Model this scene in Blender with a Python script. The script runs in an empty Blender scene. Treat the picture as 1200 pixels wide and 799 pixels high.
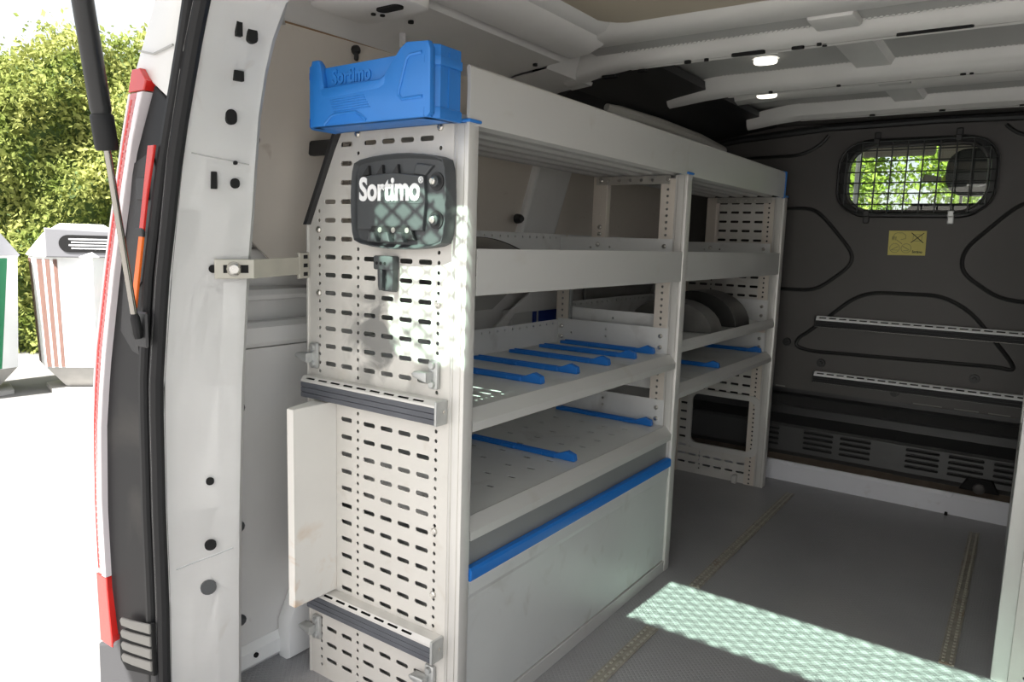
import bpy, bmesh, math, random
import numpy as np
from mathutils import Matrix, Vector
random.seed(7)
rng = np.random.default_rng(7)
C = bpy.context.scene.collection
R_ = math.radians

# ------------------------------------------------------------------ camera
cam = bpy.data.cameras.new('camera')
cam.sensor_width = 36.0
cam.lens = 858.2 / 1200 * 36
cam.clip_start = 0.02
cam.clip_end = 200
camo = bpy.data.objects.new('camera', cam)
C.objects.link(camo)
def euler(a, b, c):
    return Matrix.Rotation(c, 3, 'Z') @ Matrix.Rotation(b, 3, 'Y') @ Matrix.Rotation(a, 3, 'X')
camo.matrix_world = Matrix.Translation((0.8299, -1.0316, 0.9927)) @ euler(1.4350, -0.0299, 0.6164).to_4x4()
bpy.context.scene.camera = camo

# ------------------------------------------------------------------ world, sun, exposure
SUN_DIR = Vector((0.045, 0.90, -1.0)).normalized()      # direction the light travels
world = bpy.data.worlds.new('sky')
bpy.context.scene.world = world
world.use_nodes = True
wn = world.node_tree
bg = wn.nodes['Background']
sky = wn.nodes.new('ShaderNodeTexSky')
sky.sky_type = 'NISHITA'
sky.sun_disc = False
sky.sun_elevation = math.asin(-SUN_DIR.z)
sky.sun_rotation = math.atan2(-SUN_DIR.x, -SUN_DIR.y)
sky.air_density = 1.0
sky.dust_density = 5.0
sky.ozone_density = 1.0
scl = wn.nodes.new('ShaderNodeVectorMath')
scl.operation = 'SCALE'
scl.inputs['Scale'].default_value = 0.30
wn.links.new(sky.outputs[0], scl.inputs[0])
haze = wn.nodes.new('ShaderNodeMix')                   # thin white cloud over the whole sky
haze.data_type = 'RGBA'
haze.inputs[0].default_value = 0.70
haze.inputs[7].default_value = (1.0, 1.02, 1.05, 1)
wn.links.new(scl.outputs[0], haze.inputs[6])
wn.links.new(haze.outputs[2], bg.inputs[0])
bg.inputs[1].default_value = 1.0
sun = bpy.data.lights.new('sun', 'SUN')
sun.energy = 16.5
sun.angle = R_(0.53)
sun.color = (1.0, 0.975, 0.94)
suno = bpy.data.objects.new('sun', sun)
C.objects.link(suno)
suno.rotation_euler = SUN_DIR.to_track_quat('-Z', 'Y').to_euler()
vs = bpy.context.scene.view_settings
vs.view_transform = 'Standard'
vs.look = 'None'
vs.gamma = 1
vs.use_curve_mapping = False
vs.exposure = 0.48

# ------------------------------------------------------------------ materials
def mat(name, col, rough=0.5, metal=0.0, var=0.0, vscale=6.0, bump=0.0, bscale=120.0, spec=0.5, stretch=(1, 1, 1), coat=0.0):
    m = bpy.data.materials.new(name)
    m.use_nodes = True
    nt = m.node_tree
    b = nt.nodes['Principled BSDF']
    b.inputs['Base Color'].default_value = (*col, 1)
    b.inputs['Roughness'].default_value = rough
    b.inputs['Metallic'].default_value = metal
    b.inputs['Specular IOR Level'].default_value = spec
    b.inputs['Coat Weight'].default_value = coat
    tc = nt.nodes.new('ShaderNodeTexCoord')
    mp = nt.nodes.new('ShaderNodeMapping')
    mp.inputs['Scale'].default_value = stretch
    nt.links.new(tc.outputs['Object'], mp.inputs['Vector'])
    if var > 0:
        n = nt.nodes.new('ShaderNodeTexNoise')
        n.inputs['Scale'].default_value = vscale
        n.inputs['Detail'].default_value = 6
        nt.links.new(mp.outputs[0], n.inputs['Vector'])
        r = nt.nodes.new('ShaderNodeMapRange')
        r.inputs[1].default_value = 0.3
        r.inputs[2].default_value = 0.7
        r.inputs[3].default_value = 1 - var
        r.inputs[4].default_value = 1 + var * 0.4
        nt.links.new(n.outputs['Fac'], r.inputs[0])
        mx = nt.nodes.new('ShaderNodeMix')
        mx.data_type = 'RGBA'
        mx.blend_type = 'MULTIPLY'
        mx.inputs[0].default_value = 1
        mx.inputs[6].default_value = (*col, 1)
        nt.links.new(r.outputs[0], mx.inputs[7])
        nt.links.new(mx.outputs[2], b.inputs['Base Color'])
    if bump > 0:
        n2 = nt.nodes.new('ShaderNodeTexNoise')
        n2.inputs['Scale'].default_value = bscale
        nt.links.new(mp.outputs[0], n2.inputs['Vector'])
        bp = nt.nodes.new('ShaderNodeBump')
        bp.inputs['Strength'].default_value = bump
        bp.inputs['Distance'].default_value = 0.002
        nt.links.new(n2.outputs['Fac'], bp.inputs['Height'])
        nt.links.new(bp.outputs[0], b.inputs['Normal'])
    return m

def stained(m, stain_col, scale, lo, hi, center=None, radius=None, amount=1.0, stretch=(1, 1, 1)):
    """dirt or wear: mixes stain_col over the base colour by a noise mask, optionally only round a spot"""
    nt = m.node_tree
    b = nt.nodes['Principled BSDF']
    tc = next(n for n in nt.nodes if n.type == 'TEX_COORD')
    mp = nt.nodes.new('ShaderNodeMapping')
    mp.inputs['Scale'].default_value = stretch
    nt.links.new(tc.outputs['Object'], mp.inputs['Vector'])
    n = nt.nodes.new('ShaderNodeTexNoise')
    n.inputs['Scale'].default_value = scale
    n.inputs['Detail'].default_value = 8
    n.inputs['Distortion'].default_value = 0.6
    nt.links.new(mp.outputs[0], n.inputs['Vector'])
    r = nt.nodes.new('ShaderNodeMapRange')
    r.inputs[1].default_value = lo
    r.inputs[2].default_value = hi
    r.inputs[4].default_value = amount
    nt.links.new(n.outputs['Fac'], r.inputs[0])
    fac = r.outputs[0]
    if center is not None:
        d = nt.nodes.new('ShaderNodeVectorMath')
        d.operation = 'DISTANCE'
        d.inputs[1].default_value = center
        nt.links.new(tc.outputs['Object'], d.inputs[0])
        r2 = nt.nodes.new('ShaderNodeMapRange')
        r2.inputs[1].default_value = radius
        r2.inputs[2].default_value = radius * 0.4
        nt.links.new(d.outputs['Value'], r2.inputs[0])
        mm = nt.nodes.new('ShaderNodeMath')
        mm.operation = 'MULTIPLY'
        nt.links.new(fac, mm.inputs[0])
        nt.links.new(r2.outputs[0], mm.inputs[1])
        fac = mm.outputs[0]
    mx = nt.nodes.new('ShaderNodeMix')
    mx.data_type = 'RGBA'
    lk = b.inputs['Base Color'].links
    if lk:
        nt.links.new(lk[0].from_socket, mx.inputs[6])
    else:
        mx.inputs[6].default_value = b.inputs['Base Color'].default_value
    mx.inputs[7].default_value = (*stain_col, 1)
    nt.links.new(fac, mx.inputs[0])
    nt.links.new(mx.outputs[2], b.inputs['Base Color'])
    return m

def glass(name, col, rough=0.0, refl=0.08):
    m = bpy.data.materials.new(name)
    m.use_nodes = True
    nt = m.node_tree
    nt.nodes.clear()
    o = nt.nodes.new('ShaderNodeOutputMaterial')
    t = nt.nodes.new('ShaderNodeBsdfTransparent')
    t.inputs[0].default_value = (*col, 1)
    g = nt.nodes.new('ShaderNodeBsdfGlossy')
    g.inputs['Roughness'].default_value = rough
    x = nt.nodes.new('ShaderNodeMixShader')
    x.inputs[0].default_value = refl
    nt.links.new(t.outputs[0], x.inputs[1])
    nt.links.new(g.outputs[0], x.inputs[2])
    nt.links.new(x.outputs[0], o.inputs[0])
    return m

def leafmat(name, c1, c2, scale=3.0):
    m = bpy.data.materials.new(name)
    m.use_nodes = True
    nt = m.node_tree
    nt.nodes.clear()
    o = nt.nodes.new('ShaderNodeOutputMaterial')
    tc = nt.nodes.new('ShaderNodeTexCoord')
    n = nt.nodes.new('ShaderNodeTexNoise')
    n.inputs['Scale'].default_value = scale
    n.inputs['Detail'].default_value = 8
    nt.links.new(tc.outputs['Object'], n.inputs['Vector'])
    cr = nt.nodes.new('ShaderNodeValToRGB')
    cr.color_ramp.elements[0].position = 0.35
    cr.color_ramp.elements[0].color = (*c1, 1)
    cr.color_ramp.elements[1].position = 0.65
    cr.color_ramp.elements[1].color = (*c2, 1)
    nt.links.new(n.outputs['Fac'], cr.inputs[0])
    d = nt.nodes.new('ShaderNodeBsdfDiffuse')
    t = nt.nodes.new('ShaderNodeBsdfTranslucent')
    nt.links.new(cr.outputs[0], d.inputs[0])
    nt.links.new(cr.outputs[0], t.inputs[0])
    x = nt.nodes.new('ShaderNodeMixShader')
    x.inputs[0].default_value = 0.45
    nt.links.new(d.outputs[0], x.inputs[1])
    nt.links.new(t.outputs[0], x.inputs[2])
    nt.links.new(x.outputs[0], o.inputs[0])
    return m

M = {}
M['white'] = mat('van_white_paint', (0.82, 0.81, 0.79), 0.35, var=0.05, vscale=5, coat=0.2)
M['pillar'] = stained(mat('pillar_white_paint', (0.92, 0.915, 0.90), 0.35, var=0.05, vscale=5, coat=0.2), (0.55, 0.46, 0.36), 16, 0.66, 0.8, amount=0.4, stretch=(1, 1, 0.5))
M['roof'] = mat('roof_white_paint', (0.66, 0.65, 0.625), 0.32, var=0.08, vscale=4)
M['roofskin'] = mat('bare_roof_skin', (0.44, 0.435, 0.42), 0.45, var=0.08, vscale=3)
M['headlining'] = mat('roof_hardboard', (0.44, 0.385, 0.30), 0.8, var=0.05, vscale=3)
M['hardboard'] = stained(mat('wall_hardboard', (0.70, 0.64, 0.565), 0.75, var=0.07, vscale=3), (0.36, 0.26, 0.19), 22, 0.66, 0.8, amount=0.5)
M['hardboard_grey'] = stained(mat('lower_hardboard', (0.76, 0.745, 0.725), 0.7, var=0.06, vscale=4), (0.30, 0.20, 0.15), 16, 0.67, 0.8, amount=0.6)
M['edge'] = mat('hardboard_edge', (0.32, 0.20, 0.11), 0.9)
M['panel'] = mat('end_panel_coating', (0.62, 0.60, 0.56), 0.42, metal=0.15, var=0.05, vscale=9)
stained(M['panel'], (0.16, 0.16, 0.155), 12, 0.44, 0.56, center=(0.0, -0.5, 0.790), radius=0.15, amount=0.85)
stained(M['panel'], (0.42, 0.36, 0.28), 18, 0.6, 0.8, amount=0.35)
M['panel_clean'] = mat('end_panel_coating_clean', (0.58, 0.57, 0.54), 0.42, metal=0.15, var=0.05, vscale=9)
M['post'] = mat('aluminium_post', (0.64, 0.625, 0.595), 0.38, metal=0.25, var=0.04, vscale=7)
M['upright'] = mat('warm_upright', (0.66, 0.60, 0.53), 0.4, metal=0.2, var=0.05, vscale=12)  # warm highlights on the uprights put into the base colour
M['shelf'] = stained(mat('shelf_grey_coating', (0.68, 0.68, 0.665), 0.45, metal=0.1, var=0.05, vscale=6), (0.26, 0.23, 0.19), 9, 0.58, 0.8, amount=0.5)
M['fascia'] = stained(mat('fascia_grey', (0.57, 0.565, 0.545), 0.42, metal=0.15, var=0.03, vscale=4, stretch=(1, 0.3, 1)), (0.42, 0.38, 0.30), 10, 0.64, 0.85, amount=0.4)
M['darkfascia'] = mat('recessed_grey', (0.25, 0.255, 0.25), 0.5, metal=0.1, var=0.05)  # dark tone stands in for shade under the lip and behind holes
M['door'] = stained(mat('flap_grey', (0.60, 0.61, 0.60), 0.4, metal=0.1, var=0.04, vscale=5), (0.34, 0.31, 0.26), 12, 0.58, 0.8, amount=0.45)
M['galv'] = mat('galvanised_steel', (0.56, 0.54, 0.50), 0.35, metal=0.75, var=0.12, vscale=30)
M['screw'] = mat('zinc_screw', (0.62, 0.60, 0.56), 0.25, metal=0.9)
M['zinc'] = mat('cast_zinc', (0.50, 0.51, 0.50), 0.38, metal=0.6, var=0.15, vscale=25)
M['strap'] = mat('chromated_steel_strap', (0.47, 0.45, 0.39), 0.42, metal=0.35, var=0.1, vscale=20)
M['sheet'] = stained(mat('painted_sheet', (0.74, 0.72, 0.68), 0.45, var=0.04), (0.50, 0.28, 0.10), 14, 0.50, 0.66, center=(0.0, -0.06, 0.05), radius=0.16, amount=0.7)
M['blue'] = mat('blue_plastic', (0.020, 0.18, 0.56), 0.42, var=0.06, vscale=10, bump=0.06, bscale=300)
M['bluebar'] = mat('blue_divider_plastic', (0.012, 0.165, 0.56), 0.45)
M['darkblue'] = mat('dark_blue_carton', (0.03, 0.075, 0.40), 0.5)
M['carton'] = mat('white_carton', (0.7, 0.7, 0.68), 0.7)
M['plate'] = mat('charcoal_plastic', (0.060, 0.064, 0.068), 0.45, var=0.08, vscale=12, bump=0.1, bscale=400)
M['lettering'] = mat('white_print', (0.85, 0.85, 0.85), 0.5)
M['black'] = mat('black_plastic', (0.022, 0.022, 0.023), 0.5, bump=0.15, bscale=350)
M['rubber'] = mat('black_rubber', (0.016, 0.016, 0.017), 0.5, bump=0.1, bscale=60, spec=0.3)
M['rail_rubber'] = mat('grey_rubber_strip', (0.085, 0.09, 0.105), 0.5, var=0.2, vscale=14)
M['deep'] = mat('dark_void', (0.006, 0.006, 0.006), 0.9)
M['bulk'] = mat('bulkhead_plastic', (0.076, 0.070, 0.066), 0.5, var=0.10, vscale=3, bump=0.2, bscale=500)
M['bulkgroove'] = mat('bulkhead_groove', (0.012, 0.012, 0.012), 0.45)
M['vent'] = mat('vent_plastic', (0.055, 0.055, 0.055), 0.38, var=0.1, vscale=6)
M['wire'] = mat('black_wire', (0.02, 0.02, 0.02), 0.4)
M['gloss'] = stained(mat('black_trim', (0.012, 0.012, 0.013), 0.45, spec=0.22), (0.045, 0.042, 0.038), 4, 0.5, 0.62, amount=0.8)
M['zincslat'] = mat('grey_vent_plastic', (0.21, 0.205, 0.19), 0.6)
M['bumper'] = mat('grey_bumper', (0.035, 0.035, 0.037), 0.6, bump=0.2, bscale=400)
M['red'] = mat('red_lens', (0.62, 0.025, 0.02), 0.15, coat=0.5)
M['pink'] = mat('clear_ribbed_lens', (0.58, 0.15, 0.15), 0.15, coat=0.5, var=0.1, vscale=40)
M['clear'] = mat('clear_lens_edge', (0.80, 0.74, 0.76), 0.15, coat=0.5)
M['orange'] = mat('orange_reflector', (0.85, 0.16, 0.02), 0.2)
M['chrome'] = mat('polished_rod', (0.36, 0.34, 0.31), 0.22, metal=1.0)
M['strut'] = mat('black_strut', (0.018, 0.018, 0.019), 0.35)
M['yellow'] = mat('yellow_label', (0.62, 0.55, 0.16), 0.6)
M['ink'] = mat('dark_print', (0.03, 0.035, 0.03), 0.6)
M['greyink'] = mat('grey_print', (0.28, 0.26, 0.12), 0.6)
M['sill'] = stained(mat('sill_white', (0.74, 0.75, 0.79), 0.4, var=0.05), (0.3, 0.22, 0.15), 12, 0.62, 0.8, amount=0.5)
M['brown'] = mat('rusty_ledge', (0.11, 0.085, 0.065), 0.8, var=0.3, vscale=20)
M['brass'] = stained(mat('dirty_track', (0.40, 0.375, 0.32), 0.5, metal=0.3, var=0.25, vscale=40), (0.28, 0.14, 0.06), 10, 0.58, 0.7, amount=0.4)
M['hose'] = mat('white_hose', (0.6, 0.58, 0.53), 0.4)
M['seat'] = mat('seat_fabric', (0.045, 0.046, 0.05), 0.9, bump=0.3, bscale=300)
M['beige'] = mat('cab_lining', (0.42, 0.38, 0.32), 0.85)
M['hivis'] = mat('hi_vis_fabric', (0.55, 0.72, 0.02), 0.8)
M['bowl'] = mat('smoked_plastic', (0.16, 0.155, 0.145), 0.3, var=0.2, vscale=15)
M['bowldark'] = mat('dark_smoked_plastic', (0.035, 0.034, 0.032), 0.3, var=0.2, vscale=15)
M['bin'] = mat('white_bin_fibre', (0.74, 0.75, 0.74), 0.5, var=0.04)
M['bingreen'] = mat('green_stripe', (0.05, 0.36, 0.17), 0.5)
M['binrust'] = mat('brown_stripe', (0.33, 0.20, 0.165), 0.5)
M['bincollar'] = mat('grey_collar', (0.20, 0.20, 0.21), 0.5)
M['binskirt'] = mat('concrete_skirt', (0.40, 0.39, 0.37), 0.8, var=0.12, vscale=8)
M['lamp'] = mat('lamp_lens', (0.9, 0.9, 0.85), 0.3)
_lb = M['lamp'].node_tree.nodes['Principled BSDF']
_lb.inputs['Emission Color'].default_value = (1, 0.95, 0.82, 1)
_lb.inputs['Emission Strength'].default_value = 1.6
M['clearglass'] = glass('clear_glass', (0.92, 0.95, 0.93), refl=0.05)
M['greenglass'] = glass('green_tinted_glass', (0.80, 0.96, 0.87), refl=0.03)
M['leaf'] = leafmat('hedge_leaf', (0.16, 0.21, 0.05), (0.44, 0.46, 0.16))
M['leafcore'] = mat('hedge_core', (0.07, 0.11, 0.03), 0.9)
M['treeleaf'] = leafmat('tree_leaf', (0.16, 0.26, 0.03), (0.34, 0.46, 0.09), 2.0)
M['treecore'] = mat('tree_core', (0.10, 0.18, 0.03), 0.9)
M['bark'] = mat('bark', (0.10, 0.07, 0.045), 0.9, var=0.3, vscale=15)

def floor_material():
    m = mat('grey_vinyl_floor', (0.325, 0.322, 0.332), 0.36, var=0.12, vscale=2.5)
    stained(m, (0.36, 0.35, 0.335), 3, 0.55, 0.75, amount=0.4)
    nt = m.node_tree
    b = nt.nodes['Principled BSDF']
    tc = next(n for n in nt.nodes if n.type == 'TEX_COORD')
    mp = nt.nodes.new('ShaderNodeMapping')
    mp.inputs['Rotation'].default_value = (0, 0, R_(45))
    nt.links.new(tc.outputs['Object'], mp.inputs['Vector'])
    ck = nt.nodes.new('ShaderNodeTexBrick')
    ck.offset = 0.0
    ck.inputs['Scale'].default_value = 1.0
    ck.inputs['Mortar Size'].default_value = 0.0022
    ck.inputs['Mortar Smooth'].default_value = 0.5
    ck.inputs['Brick Width'].default_value = 0.0095
    ck.inputs['Row Height'].default_value = 0.0095
    nt.links.new(mp.outputs[0], ck.inputs['Vector'])
    bp = nt.nodes.new('ShaderNodeBump')
    bp.invert = True
    bp.inputs['Strength'].default_value = 0.8
    bp.inputs['Distance'].default_value = 0.0015
    nt.links.new(ck.outputs['Fac'], bp.inputs['Height'])
    nt.links.new(bp.outputs[0], b.inputs['Normal'])
    return m
M['floor'] = floor_material()
M['ground'] = stained(mat('pale_concrete', (0.19, 0.186, 0.18), 0.9, var=0.06, vscale=0.8, bump=0.3, bscale=40), (0.15, 0.145, 0.137), 1.5, 0.55, 0.8, amount=0.4)

# ------------------------------------------------------------------ mesh helpers
def NB():
    return bmesh.new()

def box(bm, x0, x1, y0, y1, z0, z1, bev=0.0, seg=1):
    vs_ = [bm.verts.new(p) for p in ((x0, y0, z0), (x1, y0, z0), (x1, y1, z0), (x0, y1, z0), (x0, y0, z1), (x1, y0, z1), (x1, y1, z1), (x0, y1, z1))]
    fs = [bm.faces.new([vs_[i] for i in q]) for q in ((0, 3, 2, 1), (4, 5, 6, 7), (0, 1, 5, 4), (1, 2, 6, 5), (2, 3, 7, 6), (3, 0, 4, 7))]
    if bev > 0:
        es = list({e for f in fs for e in f.edges})
        bmesh.ops.bevel(bm, geom=es, offset=bev, segments=seg, affect='EDGES', profile=0.5)
    return bm

AX = {'x': lambda a, b, t: (t, a, b), 'y': lambda a, b, t: (a, t, b), 'z': lambda a, b, t: (a, b, t)}
def prism(bm, pts, t0, t1, axis, bev=0.0, seg=2):
    """polygon pts in the plane across the axis, extruded from t0 to t1 along it"""
    f_ = AX[axis]
    a = [bm.verts.new(f_(p[0], p[1], t0)) for p in pts]
    b = [bm.verts.new(f_(p[0], p[1], t1)) for p in pts]
    n = len(pts)
    fs = [bm.faces.new(a), bm.faces.new(b[::-1])]
    for i in range(n):
        fs.append(bm.faces.new((a[i], b[i], b[(i + 1) % n], a[(i + 1) % n])))
    bmesh.ops.recalc_face_normals(bm, faces=fs)
    if bev > 0:
        es = list({e for f in fs[:2] for e in f.edges})
        bmesh.ops.bevel(bm, geom=es, offset=bev, segments=seg, affect='EDGES', profile=0.5)
    return bm

def tube(bm, path, r, n=8, cap=True, flat=None):
    """round bar along a path; r may be a list"""
    P = [Vector(p) for p in path]
    rs = r if isinstance(r, (list, tuple)) else [r] * len(P)
    rings = []
    up0 = None
    for i, p in enumerate(P):
        d = (P[min(i + 1, len(P) - 1)] - P[max(i - 1, 0)]).normalized()
        if up0 is None:
            up0 = Vector((0, 0, 1)) if abs(d.z) < 0.9 else Vector((0, 1, 0))
        s = d.cross(up0).normalized()
        u = s.cross(d).normalized()
        up0 = u
        fl = flat if flat else (1, 1)
        rings.append([bm.verts.new(p + s * math.cos(2 * math.pi * k / n) * rs[i] * fl[0] + u * math.sin(2 * math.pi * k / n) * rs[i] * fl[1]) for k in range(n)])
    for a, b in zip(rings, rings[1:]):
        for k in range(n):
            bm.faces.new((a[k], a[(k + 1) % n], b[(k + 1) % n], b[k]))
    if cap:
        bm.faces.new(rings[0][::-1])
        bm.faces.new(rings[-1])
    return bm

def loft(bm, rows, close=False):
    """quad skin through rows of equal length"""
    V = [[bm.verts.new(p) for p in r] for r in rows]
    for a, b in zip(V, V[1:]):
        n = len(a)
        for k in range(n if close else n - 1):
            bm.faces.new((a[k], a[(k + 1) % n], b[(k + 1) % n], b[k]))
    return bm

def rrect(cx, cy, w, h, r, n=3):
    pts = []
    for (sx, sy, a0) in ((1, 1, 0), (-1, 1, 90), (-1, -1, 180), (1, -1, 270)):
        for k in range(n + 1):
            a = R_(a0 + 90 * k / n)
            pts.append((cx + sx * (w / 2 - r) + r * math.cos(a), cy + sy * (h / 2 - r) + r * math.sin(a)))
    return pts

def circ(cx, cy, r, n=10):
    return [(cx + r * math.cos(2 * math.pi * k / n), cy + r * math.sin(2 * math.pi * k / n)) for k in range(n)]

def curve_mesh(cu):
    tmp = bpy.data.objects.new('tmp', cu)
    C.objects.link(tmp)
    dg = bpy.context.evaluated_depsgraph_get()
    me = bpy.data.meshes.new_from_object(tmp.evaluated_get(dg))
    bpy.data.objects.remove(tmp)
    bpy.data.curves.remove(cu)
    return me

def perf(outline, holes, t, thick, axis):
    """a sheet with real punched holes, as a bmesh"""
    cu = bpy.data.curves.new('sheet', 'CURVE')
    cu.dimensions = '2D'
    cu.fill_mode = 'BOTH'
    cu.extrude = thick / 2
    for pts in [outline] + holes:
        s = cu.splines.new('POLY')
        s.points.add(len(pts) - 1)
        for q, p in zip(s.points, pts):
            q.co = (p[0], p[1], 0, 1)
        s.use_cyclic_u = True
    me = curve_mesh(cu)
    bm = NB()
    bm.from_mesh(me)
    bpy.data.meshes.remove(me)
    f_ = AX[axis]
    for v in bm.verts:
        v.co = f_(v.co.x, v.co.y, t + v.co.z)
    bmesh.ops.remove_doubles(bm, verts=bm.verts, dist=1e-5)
    bmesh.ops.recalc_face_normals(bm, faces=bm.faces)
    return bm

def text_bm(txt, size, depth, fn, bold=0.0, squeeze=1.0):
    """lettering; fn maps (u, v, w) to world"""
    cu = bpy.data.curves.new('text', 'FONT')
    cu.body = txt
    cu.size = size
    cu.extrude = depth
    cu.offset = bold
    cu.align_x = 'CENTER'
    cu.align_y = 'CENTER'
    cu.resolution_u = 4
    me = curve_mesh(cu)
    bm = NB()
    bm.from_mesh(me)
    bpy.data.meshes.remove(me)
    for v in bm.verts:
        v.co = fn(v.co.x * squeeze, v.co.y, v.co.z)
    bmesh.ops.recalc_face_normals(bm, faces=bm.faces)
    return bm

# ------------------------------------------------------------------ object helpers
WL = {}
def obj(name, bm, m, parent=None, smooth=False, loc=None):
    me = bpy.data.meshes.new(name)
    base = Vector((0, 0, 0))
    if parent is not None:
        base = WL[parent]
    elif loc is not None:
        base = Vector(loc)
    bm.transform(Matrix.Translation(-base))
    bm.to_mesh(me)
    bm.free()
    me.materials.append(M[m] if isinstance(m, str) else m)
    if smooth:
        for p in me.polygons:
            p.use_smooth = True
        me.set_sharp_from_angle(angle=R_(35))
    o = bpy.data.objects.new(name, me)
    C.objects.link(o)
    if parent is not None:
        o.parent = parent
    else:
        o.location = base
    WL[o] = base
    return o

def tag(o, label, cat, group=None, kind=None):
    o['label'] = label
    o['category'] = cat
    if group:
        o['group'] = group
    if kind:
        o['kind'] = kind
    return o

def thing(name, label, cat, loc, group=None):
    o = bpy.data.objects.new(name, None)
    o.empty_display_size = 0.05
    C.objects.link(o)
    o.location = loc
    WL[o] = Vector(loc)
    return tag(o, label, cat, group)

def struct(name, bm=None, m=None, smooth=False, loc=(0, 0, 0)):
    if bm is None:
        o = bpy.data.objects.new(name, None)
        C.objects.link(o)
        o.location = loc
        WL[o] = Vector(loc)
    else:
        o = obj(name, bm, m, None, smooth, loc)
    o['kind'] = 'structure'
    return o

_shared = {}
def stamp(name, key, build, m, parent, at, rot=None, smooth=False):
    """a small repeated part that shares its mesh; at is a world point"""
    if key not in _shared:
        bm = build()
        me = bpy.data.meshes.new(name)
        bm.to_mesh(me)
        bm.free()
        me.materials.append(M[m])
        if smooth:
            for p in me.polygons:
                p.use_smooth = True
            me.set_sharp_from_angle(angle=R_(35))
        _shared[key] = me
    o = bpy.data.objects.new(name, _shared[key])
    C.objects.link(o)
    o.parent = parent
    o.location = Vector(at) - WL[parent]
    if rot:
        o.rotation_euler = rot
    WL[o] = Vector(at)
    return o

def screw_bm():
    bm = NB()
    tube(bm, [(0, 0, 0), (0, -0.0035, 0), (0, -0.0055, 0)], [0.0072, 0.0068, 0.0045], 10)
    tube(bm, [(0, -0.0055, 0), (0, -0.0062, 0)], [0.003, 0.003], 6)
    return bm
def screw(parent, x, y, z, rz=0):
    return stamp('screw', 'screw', screw_bm, 'screw', parent, (x, y, z), (0, 0, rz), True)

# ------------------------------------------------------------------ ground and van shell
g = NB()
box(g, -45, 45, -45, 45, -0.75, -0.60)
struct('ground', g, 'ground')

f = NB()
box(f, -0.58, 1.38, -0.33, 2.22, -0.04, 0.0)
floor = struct('floor', f, 'floor')
b = NB(); box(b, -0.60, 1.40, -0.36, 2.25, -0.20, -0.045); obj('underbody', b, 'black', floor)
b = NB(); box(b, -0.46, 1.26, -0.38, -0.30, -0.22, 0.004, 0.008, 2); obj('loading_sill', b, 'black', floor)
# small dirt marks and lashing tracks let into the floor
def track(x, y0, y1, w=0.034, step=0.0185):
    b = NB(); box(b, x - w / 2, x + w / 2, y0, y1, 0.0002, 0.0025, 0.0008); t_ = obj('lashing_track', b, 'brass', floor)
    b = NB()
    for s in (-1, 1):
        box(b, x + s * w * 0.40 - 0.0025, x + s * w * 0.40 + 0.0025, y0, y1, 0.0025, 0.0050)
    obj('track_lip', b, 'brass', t_)
    b = NB(); box(b, x - 0.0035, x + 0.0035, y0 + 0.006, y1 - 0.006, 0.0026, 0.0030); obj('track_groove', b, 'brass', t_)
    b = NB()
    n = int((y1 - y0) / step)
    for k in range(n):
        yy = y0 + (k + 0.5) * (y1 - y0) / n
        for s in (-1, 1):
            box(b, x + s * 0.0085 - 0.0035, x + s * 0.0085 + 0.0035, yy - 0.0045, yy + 0.0045, 0.003, 0.0062, 0.0012)
    tt = obj('track_teeth', b, 'strap', t_)
    tt['kind'] = 'stuff'
track(0.115, 0.955, 2.005)
track(0.115, -0.20, 0.665)
track(0.757, 0.955, 2.005)
track(0.757, -0.20, 0.665)
b = NB(); tube(b, [(0.655, 2.15, 0.0), (0.655, 2.15, 0.012)], [0.006, 0.005], 8); obj('floor_bolt', b, 'deep', floor)

# left wall ---------------------------------------------------------------
wl = struct('wall_left', loc=(-0.55, 0, 0))
b = NB(); prism(b, [(-0.60, -0.06), (-0.60, 1.0), (-0.535, 1.46), (-0.50, 1.54), (-0.56, 1.46), (-0.66, 1.0), (-0.66, -0.3), (-0.60, -0.3)], -0.165, 2.25, 'y')
obj('body_side', b, 'white', wl)
b = NB(); prism(b, [(-0.16, 0.055), (2.19, 0.055), (2.19, 0.58), (0.68, 0.58), (0.66, 0.740), (-0.16, 0.740)], -0.562, -0.550, 'x'); obj('lower_board', b, 'hardboard_grey', wl)
b = NB(); prism(b, [(-0.597, 0.742), (-0.556, 0.742), (-0.548, 0.752), (-0.548, 0.786), (-0.560, 0.797), (-0.597, 0.797)], -0.16, 0.30, 'y'); obj('waist_ledge', b, 'white', wl)
b = NB(); prism(b, [(-0.597, 0.842), (-0.572, 0.846), (-0.566, 0.856), (-0.572, 0.868), (-0.597, 0.874)], -0.16, 0.32, 'y'); obj('pressed_swage', b, 'white', wl)
b = NB(); prism(b, [(-0.06, 0.92), (0.03, 0.905), (0.06, 0.915), (0.06, 0.945), (0.0, 0.96), (-0.06, 0.955)], -0.60, -0.585, 'x', 0.004); obj('pressed_swage', b, 'white', wl)
# upper board leans in with the body side, with a clipped lower corner and rounded top corner
def upper_x(z):
    return -0.555 + (z - 0.92) * 0.14
pts = [(0.93, 0.90), (0.035, 0.90), (0.005, 0.925), (-0.055, 0.97), (-0.115, 1.035), (-0.135, 1.07), (-0.135, 1.30)] + [(-0.135 + 0.10 * (1 - math.cos(R_(a))), 1.30 + 0.125 * math.sin(R_(a))) for a in (20, 40, 60, 75, 90)] + [(1.02, 1.445)]
b = NB(); prism(b, pts, 0.0, 0.006, 'x')
for v in b.verts:
    v.co.x = upper_x(v.co.z) + v.co.x
obj('upper_board', b, 'hardboard', wl)
b = NB(); tube(b, [(upper_x(p[1]) + 0.003, p[0], p[1]) for p in pts[6:]], 0.0035, 6); obj('board_edge', b, 'edge', wl)
b = NB(); prism(b, [(1.10, 0.90), (2.19, 0.90), (2.19, 1.40), (1.205, 1.40)], 0.0, 0.006, 'x')
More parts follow.
